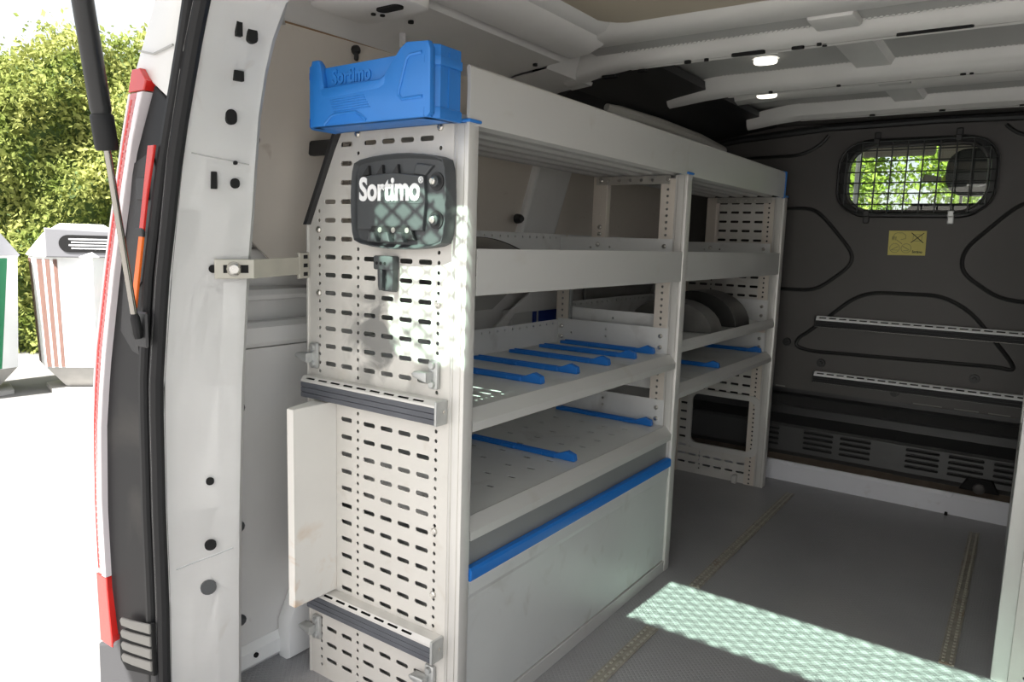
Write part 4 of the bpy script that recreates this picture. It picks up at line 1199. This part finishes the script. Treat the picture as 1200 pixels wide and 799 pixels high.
# ---- charcoal plate with white lettering on the end panel
pl = thing('mounting_plate', 'charcoal plastic plate with bold white lettering near the top of the perforated end panel', 'plate', (-0.147, -0.01, 0.975))
cxp, czp = -0.147, 1.0585
def barrel(w, h, bx, bz, r, n=6):
    """rounded shape whose sides bulge a little"""
    pts = []
    for k in range(n + 1):
        t = -1 + 2 * k / n; pts.append((cxp + t * (w / 2 - r), czp + h / 2 + bz * (1 - t * t)))
    pts.append((cxp + w / 2 - r * 0.25, czp + h / 2 - r * 0.28))
    for k in range(n + 1):
        t = 1 - 2 * k / n; pts.append((cxp + w / 2 + bx * (1 - t * t), czp + t * (h / 2 - r)))
    pts.append((cxp + w / 2 - r * 0.25, czp - h / 2 + r * 0.28))
    for k in range(n + 1):
        t = 1 - 2 * k / n; pts.append((cxp + t * (w / 2 - r), czp - h / 2 - bz * (1 - t * t)))
    pts.append((cxp - w / 2 + r * 0.25, czp - h / 2 + r * 0.28))
    for k in range(n + 1):
        t = -1 + 2 * k / n; pts.append((cxp - w / 2 - bx * (1 - t * t), czp + t * (h / 2 - r)))
    pts.append((cxp - w / 2 + r * 0.25, czp + h / 2 - r * 0.28))
    return pts
b = NB()
loft(b, [[(p[0], -0.001, p[1]) for p in barrel(0.236, 0.160, 0.004, 0.008, 0.022)], [(p[0], -0.028, p[1]) for p in barrel(0.236, 0.160, 0.004, 0.008, 0.022)], [(p[0], -0.030, p[1]) for p in barrel(0.234, 0.158, 0.004, 0.008, 0.021)], [(p[0], -0.030, p[1]) for p in barrel(0.231, 0.155, 0.004, 0.008, 0.020)], [(p[0], -0.020, p[1]) for p in barrel(0.222, 0.146, 0.003, 0.006, 0.017)]], True)
b.verts.ensure_lookup_table()
nn = len(barrel(0.2, 0.1, 0, 0, 0.01))
b.faces.new(b.verts[-nn:])
bmesh.ops.recalc_face_normals(b, faces=b.faces)
obj('shell', b, 'plate', pl, True)
def pz(bm_pts, y0, y1, nm, m='plate', bev=0.002):
    b = NB(); prism(b, bm_pts, y0, y1, 'y', bev); return obj(nm, b, m, pl)
pz([(-0.252, 1.006), (-0.082, 1.006), (-0.076, 1.060), (-0.080, 1.104), (-0.160, 1.112), (-0.252, 1.106)], -0.0285, -0.018, 'raised_field')
pz([(-0.252, 1.0545), (-0.080, 1.0545), (-0.080, 1.0565), (-0.252, 1.0565)], -0.0292, -0.027, 'field_step', 'plate', 0.0005)
for x in (-0.225, -0.188, -0.148):
    pz([(x - 0.016, 1.107), (x + 0.004, 1.110), (x + 0.002, 1.127)], -0.027, -0.018, 'web', 'black', 0.0)
pz([(-0.080, 1.104), (-0.110, 1.109), (-0.100, 1.128), (-0.060, 1.122)], -0.026, -0.018, 'web', 'plate', 0.003)
for z in (1.094, 1.026):
    b = NB(); tube(b, [(-0.055, -0.018, z), (-0.055, -0.022, z)], [0.017, 0.0165], 14); obj('screw_recess', b, 'black', pl, True)
    b = NB(); tube(b, [(-0.055, -0.020, z), (-0.055, -0.029, z), (-0.055, -0.031, z)], [0.0105, 0.010, 0.008], 12); obj('screw_boss', b, 'plate', pl, True)
    screw(pl, -0.055, -0.0305, z)
pz([(-0.226, 0.988), (-0.100, 0.988), (-0.112, 1.016), (-0.212, 1.014)], -0.0295, -0.02, 'bit_pocket', 'black', 0.003)
for x in (-0.200, -0.165, -0.130):
    pz([(x - 0.012, 0.984), (x + 0.012, 0.984), (x + 0.006, 1.002), (x - 0.010, 1.002)], -0.040, -0.024, 'holder_fin', 'plate', 0.002)
    b = NB(); tube(b, [(x + 0.012, -0.026, 1.006), (x + 0.012, -0.0305, 1.006)], 0.0052, 10); obj('socket_ring', b, 'galv', pl, True)
obj('lettering', text_bm('Sortimo', 0.060, 0.0008, lambda u, v, w: (-0.166 + u, -0.0292 - w, 1.080 + v), 0.0019, 0.80), 'lettering', pl)
obj('trade_mark_sign', text_bm('®', 0.016, 0.0005, lambda u, v, w: (-0.086 + u, -0.0290 - w, 1.096 + v), 0.0002, 1.0), 'lettering', pl)
# ---- small clip below the plate
cl = thing('tool_clip', 'small dark grey spring clip with two prongs just below the charcoal plate', 'clip', (-0.188, -0.01, 0.89))
b = NB(); box(b, -0.216, -0.164, -0.020, -0.0005, 0.930, 0.957, 0.003, 2); obj('clip_head', b, 'plate', cl, True)
for (x0, x1) in ((-0.207, -0.194), (-0.182, -0.165)):
    b = NB(); prism(b, [(x0, 0.934), (x1, 0.934), (x1 - 0.001, 0.895), (x1 - 0.004, 0.890), (x0 + 0.004, 0.890), (x0 + 0.001, 0.90)], -0.018, -0.002, 'y', 0.002); obj('prong', b, 'plate', cl)
b = NB(); box(b, -0.205, -0.167, -0.008, -0.0005, 0.888, 0.934, 0.002); obj('clip_back', b, 'plate', cl)
b = NB()
for k in range(3):
    prism(b, circ(-0.206 + k * 0.011, 0.9425, 0.0034, 6), -0.0206, -0.018, 'y')
obj('clip_holes', b, 'deep', cl)

# ---- lashing rails
def lashing_rail(label, x0, x1, yb, ztop, h, dep, group=None, cap_r=True, ch=0.0075, metal='post', strip='rail_rubber'):
    t = thing('lashing_rail', label, 'rail', ((x0 + x1) / 2, yb - dep / 2, ztop - h))
    n = int((x1 - x0 - 0.02) / 0.0385)
    hs = [rrect(x0 + 0.026 + k * 0.0385, ch * 0.72, 0.028, ch * 0.62, 0.0018, 2) for k in range(n)]
    b = perf([(x0, 0.0), (x1, 0.0), (x1, ch * 1.414), (x0, ch * 1.414)], hs, 0.0, 0.0016, 'z')
    for v in b.verts:
        q = v.co.copy(); v.co = (q.x, yb - dep + q.y * 0.7071 - q.z * 0.7071, ztop - ch + q.y * 0.7071 + q.z * 0.7071)
    body = obj('slotted_edge', b, metal, t)
    b = NB(); box(b, x0, x1, yb - dep + ch, yb, ztop - 0.0016, ztop); obj('top_flange', b, 'post', t)
    b = NB(); box(b, x0, x1, yb - dep - 0.0006, yb - dep + 0.002, ztop - ch - 0.004, ztop - ch + 0.0004); obj('front_edge', b, metal, t)
    b = NB(); box(b, x0, x1, yb - dep + 0.005, yb - 0.001, ztop - ch - 0.002, ztop - ch - 0.0005); obj('slot_floor', b, 'deep', t)
    b = NB(); box(b, x0, x1, yb - dep + 0.016, yb, ztop - h, ztop - 0.0165); box(b, x0, x1, yb - dep + 0.002, yb, ztop - h, ztop - h + 0.002); obj('channel', b, 'galv', t)
    for k in range(3):
        z1_ = ztop - ch - 0.0041 - k * (h - ch - 0.0043) / 3; z0_ = ztop - ch - 0.0041 - (k + 1) * (h - ch - 0.0043) / 3
        b = NB(); box(b, x0, x1 - 0.0015, yb - dep - 0.0015, yb - dep + 0.010, z0_ + 0.0006, z1_ - 0.0002, 0.0006); obj('rubber_strip', b, strip, t)
    if cap_r:
        b = NB(); box(b, x1 - 0.002, x1 + 0.004, yb - dep - 0.002, yb, ztop - h - 0.001, ztop + 0.001, 0.0015, 2); c = obj('end_cap', b, 'zinc', t)
        b = NB(); tube(b, [(x1 + 0.003, yb - dep * 0.4, ztop - h * 0.45), (x1 + 0.0055, yb - dep * 0.4, ztop - h * 0.45)], 0.0035, 8); obj('cap_screw', b, 'screw', c)
    else:
        b = NB(); box(b, x0 - 0.004, x0 + 0.002, yb - dep - 0.002, yb, ztop - h - 0.001, ztop + 0.001, 0.0015, 2); obj('end_cap', b, 'bulkgroove', t)
    return t
lashing_rail('upper of the two slotted rails with dark rubber strip on the perforated end panel', -0.421, -0.041, -0.0005, 0.694, 0.045, 0.030)
lashing_rail('lower slotted rail with dark rubber strip near the foot of the perforated end panel', -0.404, -0.041, -0.0005, 0.222, 0.045, 0.032)
lashing_rail('upper of the two slotted rails across the black bulkhead, below the yellow label', 0.118, 1.34, 2.199, 0.722, 0.044, 0.034, cap_r=False, ch=0.0125, metal='lettering', strip='rubber')
lashing_rail('lower of the two slotted rails across the black bulkhead, above the louvres', 0.128, 1.34, 2.199, 0.490, 0.044, 0.034, cap_r=False, ch=0.0125, metal='lettering', strip='rubber')

# ---- bent sheet standing out from the end panel, steel strap to the pillar
sh = thing('sheet_angle', 'rust-edged white sheet metal angle standing out from the end panel between its two rails', 'bracket', (-0.345, -0.05, 0.225))
b = NB(); box(b, -0.3465, -0.3445, -0.110, -0.0005, 0.226, 0.645); obj('plate', b, 'sheet', sh)
b = NB(); prism(b, [(-0.3465, -0.110), (-0.3465, -0.0005), (-0.395, -0.0005), (-0.365, -0.108)], 0.643, 0.6455, 'z'); obj('top_fold', b, 'sheet', sh)
b = NB(); prism(b, [(-0.3465, -0.110), (-0.3465, -0.034), (-0.375, -0.034), (-0.36, -0.108)], 0.2245, 0.227, 'z'); obj('bottom_fold', b, 'sheet', sh)
b = NB(); box(b, -0.3640, -0.3444, -0.1120, -0.1095, 0.226, 0.645); obj('front_fold', b, 'sheet', sh)
sp = thing('mounting_strap', 'beige steel strap bolted from the white door pillar to the end panel edge', 'strap', (-0.41, -0.12, 0.92))
pA = Vector((-0.412, -0.258, 0.925)); pB = Vector((-0.370, -0.186, 0.926)); pC = Vector((-0.432, -0.0065, 0.929))
def strap_plan(a, c, h, t0, t1, u0, u1, bev=0.0):
    """flat bar piece from a to c (fractions u0..u1), offset t0..t1 off the line towards the aisle"""
    d = (c - a); L = d.length; d = d.normalized(); n = Vector((-d.y, d.x, 0))
    if n.x < 0: n = -n
    b = NB(); prism(b, [(u0 * L, -h / 2), (u1 * L, -h / 2), (u1 * L, h / 2), (u0 * L, h / 2)], t0, t1, 'y', bev)
    for v in b.verts:
        q = a + (c - a) * (v.co.x / L)
        v.co = q + n * v.co.y + Vector((0, 0, v.co.z))
    bmesh.ops.recalc_face_normals(b, faces=b.faces)
    return b
obj('strap_foot', strap_plan(pA, pB, 0.036, 0.003, 0.008, 0.24, 1.08, 0.002), 'strap', sp)
obj('strap_bar', strap_plan(pB, pC, 0.036, 0.003, 0.008, 0.0, 0.86, 0.001), 'strap', sp)
obj('flared_end', strap_plan(pB, pC, 0.054, 0.002, 0.009, 0.80, 1.0, 0.002), 'strap', sp)
obj('slot_hole', strap_plan(pA, pB, 0.015, 0.006, 0.0085, 0.42, 0.95), 'deep', sp)
c_ = pA + (pB - pA) * 0.64; nb = Vector((0.86, -0.50, 0))
b = NB(); tube(b, [tuple(c_ + nb * 0.008), tuple(c_ + nb * 0.014), tuple(c_ + nb * 0.019)], [0.014, 0.013, 0.008], 12); obj('bolt_head', b, 'screw', sp, True)
for k, dz in enumerate((-0.018, 0.0, 0.018)):
    b = strap_plan(pB, pC, 0.008, 0.008, 0.0095, 0.88, 0.96); b.transform(Matrix.Translation((0, 0, dz))); obj('slot_hole', b, 'deep', sp)
# black corner block behind the slanted edge of the end panel
b = NB(); box(b, -0.415, -0.355, 0.06, 0.10, 1.155, 1.215, 0.012, 3)
blk = obj('fixing_block', b, 'black', None, True, (-0.385, 0.08, 1.155)); tag(blk, 'small black block behind the top left corner of the end panel, under the blue bin', 'block')
b = NB(); box(b, -0.56, -0.41, 0.070, 0.090, 1.168, 1.200, 0.004); obj('block_arm', b, 'black', blk)

# ---- blue divider bars lying across the shelves
def bar_bm(L):
    b = NB()
    prism(b, [(-L, 0.0), (0.0, 0.0), (0.002, 0.004), (-0.001, 0.017), (-0.022, 0.024), (-0.050, 0.0125), (-L + 0.02, 0.010), (-L, 0.009)], -0.008, 0.008, 'y', 0.0015)
    return b
def ridge_bm(L):
    b = NB(); box(b, -L + 0.015, -0.060, -0.0035, 0.0035, 0.010, 0.0135, 0.001)
    return b
def nub_bm():
    b = NB(); box(b, -0.020, 0.020, -0.0105, 0.0105, 0.0, 0.0115, 0.002)
    return b
bars = [
    (-0.052, 0.350, 0.6723, 0.325, 'blue divider bar nearest the end panel on the rear unit middle shelf'),
    (-0.058, 0.520, 0.6723, 0.325, 'second blue divider bar from the end panel on the rear unit middle shelf'),
    (-0.062, 0.690, 0.6723, 0.322, 'third and central blue divider bar of the five on the rear unit middle shelf'),
    (-0.060, 0.846, 0.6723, 0.322, 'fourth blue divider bar from the end panel on the rear unit middle shelf'),
    (-0.062, 0.972, 0.6723, 0.322, 'blue divider bar against the far side lip of the rear unit middle shelf'),
    (-0.046, 0.504, 0.4553, 0.335, 'lone blue divider bar across the slotted lowest shelf, nearer the end panel'),
    (-0.054, 0.968, 0.4553, 0.333, 'blue divider bar against the far side lip of the slotted lowest shelf'),
    (-0.028, 1.450, 0.5743, 0.340, 'blue divider bar halfway along the front unit lower shelf'),
    (-0.034, 1.955, 0.5743, 0.330, 'blue divider bar at the bulkhead end of the front unit lower shelf'),
]
for (x, y, z, L, lbl) in bars:
    t = thing('shelf_divider', lbl, 'divider', (x, y, z), 'blue shelf divider bars')
    stamp('bar', 'bar%.3f' % L, lambda L=L: bar_bm(L), 'bluebar', t, (x, y, z))
    stamp('ridge', 'ridge%.3f' % L, lambda L=L: ridge_bm(L), 'bluebar', t, (x, y, z))
    for q in (0.075, 0.20):
        stamp('latch', 'nub', nub_bm, 'bluebar', t, (x - q, y, z))

# ---- smoked plastic half-round bins on the shelves
def half_round(label, x, y, z, r, h, m, ln):
    """open-topped trough lying across the shelf: half-round end plate and curved wall"""
    t = thing('half_round_trough', label, 'trough', (x, y, z))
    pts = [(x + r * math.cos(R_(a)), z + 0.002 + h * math.sin(R_(a))) for a in range(0, 181, 12)]
    b = NB(); prism(b, pts, y - 0.003, y + 0.003, 'y', 0.001); obj('end_plate', b, m, t)
    b = NB()
    o2 = [(x + r * math.cos(R_(a)), z + 0.002 + h * math.sin(R_(a))) for a in range(0, 181, 12)]; i2 = [(x + (r - 0.004) * math.cos(R_(a)), z + 0.002 + (h - 0.004) * math.sin(R_(a))) for a in range(180, -1, -12)]
    prism(b, o2 + i2, y + 0.003, y + ln, 'y'); obj('curved_wall', b, m, t, True)
half_round('pale smoked half-round plastic cover on the front unit upper shelf, nearer the middle post', -0.185, 1.36, 0.7008, 0.155, 0.105, 'bowl', 0.10)
half_round('dark half-round plastic cover on the front unit upper shelf, next to the far end', -0.200, 1.62, 0.7008, 0.165, 0.125, 'bowldark', 0.16)
cv = thing('curved_sheet', 'dark curved plastic sheet lying in the deep fascia shelf beside the end panel', 'sheet', (-0.20, 0.15, 0.898))
b = NB()
ra = [(-0.34 + 0.26 * k / 12, 0.899 + 0.100 * math.sin(math.pi * (0.42 + 0.5 * k / 12))) for k in range(13)]
prism(b, ra + [(p[0], p[1] - 0.004) for p in ra[::-1]], 0.045, 0.42, 'y'); obj('sheet', b, 'bowl', cv, True)
b = NB(); tube(b, [(p[0], 0.420, p[1] - 0.002) for p in ra], 0.004, 6); obj('rolled_edge', b, 'bowldark', cv, True)

# ---- carton seen through the rear of the shelf
cb = thing('blue_carton', 'small dark blue carton with a white stripe standing behind the rear shelving', 'carton', (-0.576, 1.155, 0.5805))
b = NB(); box(b, -0.596, -0.556, 1.075, 1.235, 0.60, 0.765, 0.002); obj('box', b, 'darkblue', cb)
b = NB(); box(b, -0.5558, -0.5545, 1.085, 1.094, 0.60, 0.765); obj('white_stripe', b, 'carton', cb)
b = NB(); box(b, -0.596, -0.556, 1.075, 1.235, 0.5805, 0.60); obj('carton_foot', b, 'carton', cb)
b = NB(); box(b, -0.60, -0.548, 1.065, 1.245, 0.565, 0.580, 0.002)
obj('carton_ledge', b, 'white', wl)
wc = thing('white_carton', 'small white carton beside the blue one behind the rear shelving', 'carton', (-0.576, 0.998, 0.5805))
b = NB(); box(b, -0.596, -0.556, 0.935, 1.06, 0.5805, 0.763, 0.002); obj('box', b, 'carton', wc)
b = NB(); box(b, -0.60, -0.548, 0.92, 1.062, 0.565, 0.580, 0.002); obj('carton_ledge', b, 'white', wl)

# ---- shelving along the right side, only its rear post comes into view
u3 = thing('shelving_unit', 'grey post and end panel of the shelving unit on the opposite, right-hand side', 'shelving', (1.05, 1.45, 0.0))
MX = 0.847
b = NB(); box(b, MX, MX + 0.034, 0.946, 0.976, 0.0, 1.197, 0.004, 2); p3 = obj('post', b, 'fascia', u3, True)  # darker fascia grey stands in for the tinted shade on this post
b = NB(); box(b, MX - 0.002, MX + 0.036, 0.943, 0.979, 1.197, 1.203, 0.003, 2); obj('end_cap', b, 'blue', p3, True)
end_panel(u3, 0.9515, mirror=MX, m='panel_clean')
b = NB(); box(b, MX + 0.002, MX + 0.034, 1.93, 1.96, 0.0, 1.197, 0.004, 2); obj('post', b, 'post', u3, True)
end_panel(u3, 1.9585, mirror=MX, m='panel_clean')
for z in (0.43, 0.65, 0.90):
    b = NB(); box(b, MX + 0.02, MX + 0.42, 0.978, 1.928, z, z + 0.004); s_ = obj('shelf', b, 'shelf', u3)
    b = NB(); box(b, MX + 0.002, MX + 0.02, 0.978, 1.928, z - 0.035, z + 0.004); obj('front_lip', b, 'fascia', s_)
b = NB(); box(b, MX + 0.004, MX + 0.018, 0.978, 1.928, 0.0, 0.36); obj('flap_door', b, 'door', u3)

# ------------------------------------------------------------------ driver's cab beyond the window
b = NB(); box(b, -0.60, 1.42, 2.26, 3.05, 1.572, 1.61); ct = struct('trim_6', b, 'beige')
b = NB(); box(b, 0.10, 0.41, 2.92, 2.95, 1.445, 1.60, 0.01, 2); obj('sun_visor', b, 'beige', ct)
b = NB(); box(b, 0.42, 0.80, 2.92, 2.95, 1.415, 1.60, 0.01, 2); obj('sun_visor', b, 'beige', ct)
b = NB(); box(b, -0.55, 1.35, 3.2, 3.75, 0.75, 1.02, 0.06, 3); obj('dashboard', b, 'seat', ct)
for s in (-1, 1):
    x = 0.42 + s * 0.98
    b = NB(); tube(b, [(x - s * 0.12, 3.02, 1.60), (x, 3.75, 1.0)], 0.045, 8); obj('windscreen_pillar', b, 'beige', ct, True)
    b = NB(); box(b, x - 0.03, x + 0.03, 2.40, 3.75, -0.1, 0.98); obj('cab_side', b, 'seat', ct)
b = NB(); tube(b, [(0.052, 3.10, 0.9), (0.052, 3.10, 1.62)], 0.012, 8); obj('grab_rail', b, 'carton', ct, True)
w2 = struct('window_2', loc=(0.42, 3.4, 1.3))
b = NB(); loft(b, [[(-0.48, 3.02, 1.60), (1.32, 3.02, 1.60)], [(-0.56, 3.75, 1.0), (1.40, 3.75, 1.0)]]); bmesh.ops.solidify(b, geom=list(b.faces), thickness=0.005); obj('pane', b, 'clearglass', w2)
ds = thing('driver_seat', 'dark grey cab seat with headrest seen through the bulkhead window', 'seat', (0.58, 2.55, 0.3))
b = NB(); box(b, 0.36, 0.80, 2.46, 2.58, 0.45, 1.20, 0.05, 4); obj('backrest', b, 'seat', ds, True)
b = NB(); prism(b, rrect(0.615, 1.325, 0.235, 0.19, 0.075, 5), 2.50, 2.59, 'y', 0.02, 3); obj('headrest', b, 'seat', ds, True)
for x in (0.56, 0.65):
    b = NB(); tube(b, [(x, 2.54, 1.18), (x, 2.545, 1.27)], 0.006, 8); obj('headrest_rod', b, 'chrome', ds)
b = NB(); box(b, 0.38, 0.80, 2.60, 3.0, 0.40, 0.55, 0.05, 3); obj('seat_cushion', b, 'seat', ds, True)
hv = thing('hi_vis_cloth', 'yellow-green cloth beside the headrest behind the bulkhead window', 'cloth', (0.50, 2.62, 1.28))
b = NB(); prism(b, [(0.475, 1.290), (0.535, 1.286), (0.540, 1.335), (0.515, 1.340), (0.480, 1.318)], 2.600, 2.612, 'y', 0.003); obj('cloth', b, 'hivis', hv)
b = NB(); prism(b, [(0.40, 1.30), (0.475, 1.292), (0.478, 1.316), (0.41, 1.328)], 2.604, 2.610, 'y', 0.002); obj('pale_band', b, 'beige', hv)

# ------------------------------------------------------------------ outdoors
def leaves(name, pos, size, m, parent, jit=0.35):
    """many small folded leaf cards in one mesh"""
    n = len(pos)
    a = rng.normal(size=(n, 3)); a /= np.linalg.norm(a, axis=1)[:, None]
    c = rng.normal(size=(n, 3)); c -= (c * a).sum(1)[:, None] * a; c /= np.linalg.norm(c, axis=1)[:, None]
    d = np.cross(a, c)
    s = size * (1 + jit * rng.standard_normal(n)).clip(0.4, 2)[:, None]
    V = np.stack([pos - a * s, pos + c * s * 0.5, pos + a * s, pos - c * s * 0.5 + d * s * 0.15], 1).reshape(-1, 3)
    base = np.array(WL[parent])
    V = V - base
    me = bpy.data.meshes.new(name)
    F = np.arange(4 * n).reshape(n, 4)
    T = np.concatenate([F[:, [0, 1, 2]], F[:, [0, 2, 3]]])
    me.from_pydata(V.tolist(), [], T.tolist())
    me.materials.append(M[m])
    o = bpy.data.objects.new(name, me)
    C.objects.link(o); o.parent = parent; o['kind'] = 'stuff'
    WL[o] = WL[parent]
    return o
# hedge: long clipped wall of leaves behind the bins
H0 = Vector((-9.3, 3.0, -0.6)); hn = Vector((0.78, -0.62, 0)); ht = Vector((0.62, 0.78, 0))
hg = thing('hedge', 'tall sunlit green hedge behind the recycling bins', 'hedge', H0)
b = NB()
nu, nv = 26, 14
rows = []
def hedge_bulge(u, v):
    return 0.16 * math.sin(u * 2.3 + v * 1.1) + 0.10 * math.sin(u * 5.1 - v * 3.7) + 0.07 * math.sin(v * 6.3 + u)
def hedge_top(u):
    return 3.80 + 0.18 * math.sin(u * 1.7) + 0.08 * math.sin(u * 5.3)
for j in range(nv + 1):
    r_ = []
    for i in range(nu + 1):
        u = -5 + 10 * i / nu; v = hedge_top(u) * 0.96 * j / nv
        p = H0 + ht * u + Vector((0, 0, v)) + hn * (hedge_bulge(u, v) - 0.12 - 0.5 * max(0, j / nv - 0.9) * 10 * 0.3)
        r_.append(tuple(p))
    rows.append(r_)
rows.append([tuple(Vector(p) - hn * 1.2) for p in rows[-1]])
loft(b, rows); obj('hedge_core', b, 'leafcore', hg)
n = 80000
u = rng.uniform(-5, 5, n); w = rng.uniform(0, 1, n) ** 0.85
top = 3.80 + 0.18 * np.sin(u * 1.7) + 0.08 * np.sin(u * 5.3)
v = w * top
bul = 0.16 * np.sin(u * 2.3 + v * 1.1) + 0.10 * np.sin(u * 5.1 - v * 3.7) + 0.07 * np.sin(v * 6.3 + u)
dep = bul + rng.normal(0, 0.075, n) - 0.4 * np.clip(w - 0.93, 0, 1) * 3
P = np.array(H0)[None] + u[:, None] * np.array(ht) + v[:, None] * np.array([0, 0, 1.0]) + dep[:, None] * np.array(hn)
m2 = 7000
u2 = rng.uniform(-5, 5, m2); t2 = 3.80 + 0.18 * np.sin(u2 * 1.7) + 0.08 * np.sin(u2 * 5.3)
P2 = np.array(H0)[None] + u2[:, None] * np.array(ht) + (t2 + rng.normal(0, 0.09, m2))[:, None] * np.array([0, 0, 1.0]) - rng.uniform(0, 1.2, m2)[:, None] * np.array(hn)
leaves('foliage', np.concatenate([P, P2]), 0.034, 'leaf', hg)
# trees in front of the van, seen through bulkhead window and windscreen
for k, (x, y, r, h, lbl) in enumerate(((-2.6, 9.5, 2.0, 2.6, 'bright green tree ahead of the van, left in the cab window view'), (1.7, 9.0, 2.0, 2.4, 'bright green tree ahead of the van, behind the seat in the cab window view'))):
    t = thing('tree', lbl, 'tree', (x, y, -0.6), 'trees ahead of the van')
    b = NB(); tube(b, [(x, y, -0.6), (x + 0.1, y, 0.6), (x, y + 0.1, h)], [0.16, 0.12, 0.06], 8); obj('trunk', b, 'bark', t, True)
    n = 45000
    q = rng.normal(size=(n, 3)); q /= np.linalg.norm(q, axis=1)[:, None]
    lump = 1 + 0.15 * np.sin(q[:, 0] * 5 + k) * np.cos(q[:, 2] * 6) + 0.1 * np.sin(q[:, 1] * 9)
    rad = r * lump * rng.uniform(0.6, 1.0, n) ** 0.4
    leaves('foliage', np.array([x, y, h - 0.2])[None] + q * rad[:, None] * np.array([1, 0.8, 1.0]), 0.036, 'treeleaf', t)
    b = NB(); bmesh.ops.create_icosphere(b, subdivisions=3, radius=r * 0.72, matrix=Matrix.Translation((x, y, h - 0.2))); obj('crown_core', b, 'treecore', t, True)

# recycling banks
def bank(cx, cy, label, stripe, label_plate, rot):
    t = thing('recycling_bank', label, 'recycling bin', (cx, cy, -0.6))
    N = 6
    def ring(r, z):
        return [(cx + r * math.cos(rot + 2 * math.pi * (k + 0.5) / N), cy + r * math.sin(rot + 2 * math.pi * (k + 0.5) / N), z) for k in range(N)]
    def capped(rings):
        b = NB(); loft(b, rings, True); b.verts.ensure_lookup_table()
        b.faces.new([b.verts[k] for k in range(N)]); b.faces.new([b.verts[-k - 1] for k in range(N)])
        bmesh.ops.recalc_face_normals(b, faces=b.faces)
        return b
    bd = obj('body', capped([ring(0.45, -0.34), ring(0.50, 0.70), ring(0.515, 0.72)]), 'bin', t)
    obj('skirt', capped([ring(0.24, -0.565), ring(0.44, -0.345)]), 'binskirt', t)
    obj('foot_slab', capped([ring(0.40, -0.60), ring(0.40, -0.562)]), 'binskirt', t)
    rf = obj('roof', capped([ring(0.525, 0.721), ring(0.36, 0.93), ring(0.22, 1.02), ring(0.20, 1.03)]), 'bincollar' if not label_plate else 'bin', t)
    # stripes up the faces: thin applied bands
    fn_ = math.atan2(-1.0316 - cy, 0.83 - cx)
    for k in range(N):
        a0, a1 = rot + 2 * math.pi * (k + 0.5) / N, rot + 2 * math.pi * (k + 1.5) / N
        am = (a0 + a1) / 2
        if math.cos(am - fn_) < 0.1:
            continue
        for (f0, f1) in (((0.06, 0.30), (0.36, 0.56), (0.64, 0.80)) if stripe == 'bingreen' else ((0.03, 0.12), (0.17, 0.25), (0.31, 0.38))):
            if stripe != 'bingreen' and math.sin(am - fn_) > -0.2:
                continue
            def pt(f_, r, z):
                p0_ = Vector((cx + r * math.cos(a0), cy + r * math.sin(a0), z)); p1_ = Vector((cx + r * math.cos(a1), cy + r * math.sin(a1), z))
                return p0_ * (1 - f_) + p1_ * f_
            b = NB()
            e = 0.004
            quad = [pt(f0, 0.45 + e, -0.335), pt(f1, 0.45 + e, -0.335), pt(f1, 0.50 + e, 0.695), pt(f0, 0.50 + e, 0.695)]
            if stripe == 'bingreen':
                quad[0] = pt(0.5 + (f0 - 0.5) * 0.5, 0.45 + e, -0.335); quad[1] = pt(0.5 + (f1 - 0.5) * 0.5, 0.45 + e, -0.335)
            fc = b.faces.new([b.verts.new(q_) for q_ in quad])
            bmesh.ops.solidify(b, geom=[fc], thickness=0.006)
            obj('stripe', b, stripe, bd)
    if label_plate:
        d = Vector((math.cos(fn_), math.sin(fn_), 0)); s = Vector((-d.y, d.x, 0))
        o0 = Vector((cx, cy, 0))
        def L(u, v, w):
            return tuple(o0 + s * u + d * (0.39 + w) + Vector((0, 0, v)))
        def plate(pts, w0, w1, nm, m, par, bev=0.0):
            b = NB(); prism(b, pts, w0, w1, 'y', bev)
            for v_ in b.verts:
                v_.co = L(v_.co.x, v_.co.z, v_.co.y)
            bmesh.ops.recalc_face_normals(b, faces=b.faces)
            return obj(nm, b, m, par)
        hood = plate([(-0.30, 0.715), (0.42, 0.715), (0.42, 0.96), (-0.30, 0.985)], -0.25, 0.085, 'hood', 'bincollar', t, 0.01)
        plate(rrect(0.06, 0.845, 0.50, 0.16, 0.078, 6), 0.084, 0.092, 'notice', 'deep', hood)
        for k in range(4):
            plate([(-0.11 + 0.02 * (k % 2), 0.893 - k * 0.028), (0.23 - 0.02 * (k % 2), 0.893 - k * 0.028), (0.23 - 0.02 * (k % 2), 0.880 - k * 0.028), (-0.11 + 0.02 * (k % 2), 0.880 - k * 0.028)], 0.091, 0.095, 'notice_line', 'lettering', hood)
        for (u0, v0, ww, hh) in ((0.16, 0.36, 0.12, 0.05), (0.22, 0.42, 0.10, 0.05), (0.18, 0.20, 0.14, 0.06), (0.24, 0.16, 0.08, 0.04)):
            plate([(u0, v0), (u0 + ww, v0 + 0.01), (u0 + ww * 0.9, v0 + hh), (u0 + ww * 0.3, v0 + hh * 0.8), (u0 + 0.01, v0 + hh)], 0.08, 0.105, 'printed_mark', 'binrust', bd)
    return t
bank(-6.89, 2.49, 'white recycling bank with brown stripes and a dark oval notice, beside the van', 'binrust', True, 0.25)
bank(-7.30, 1.58, 'white recycling bank with green stripes and a grey roof at the left edge', 'bingreen', False, 0.25)
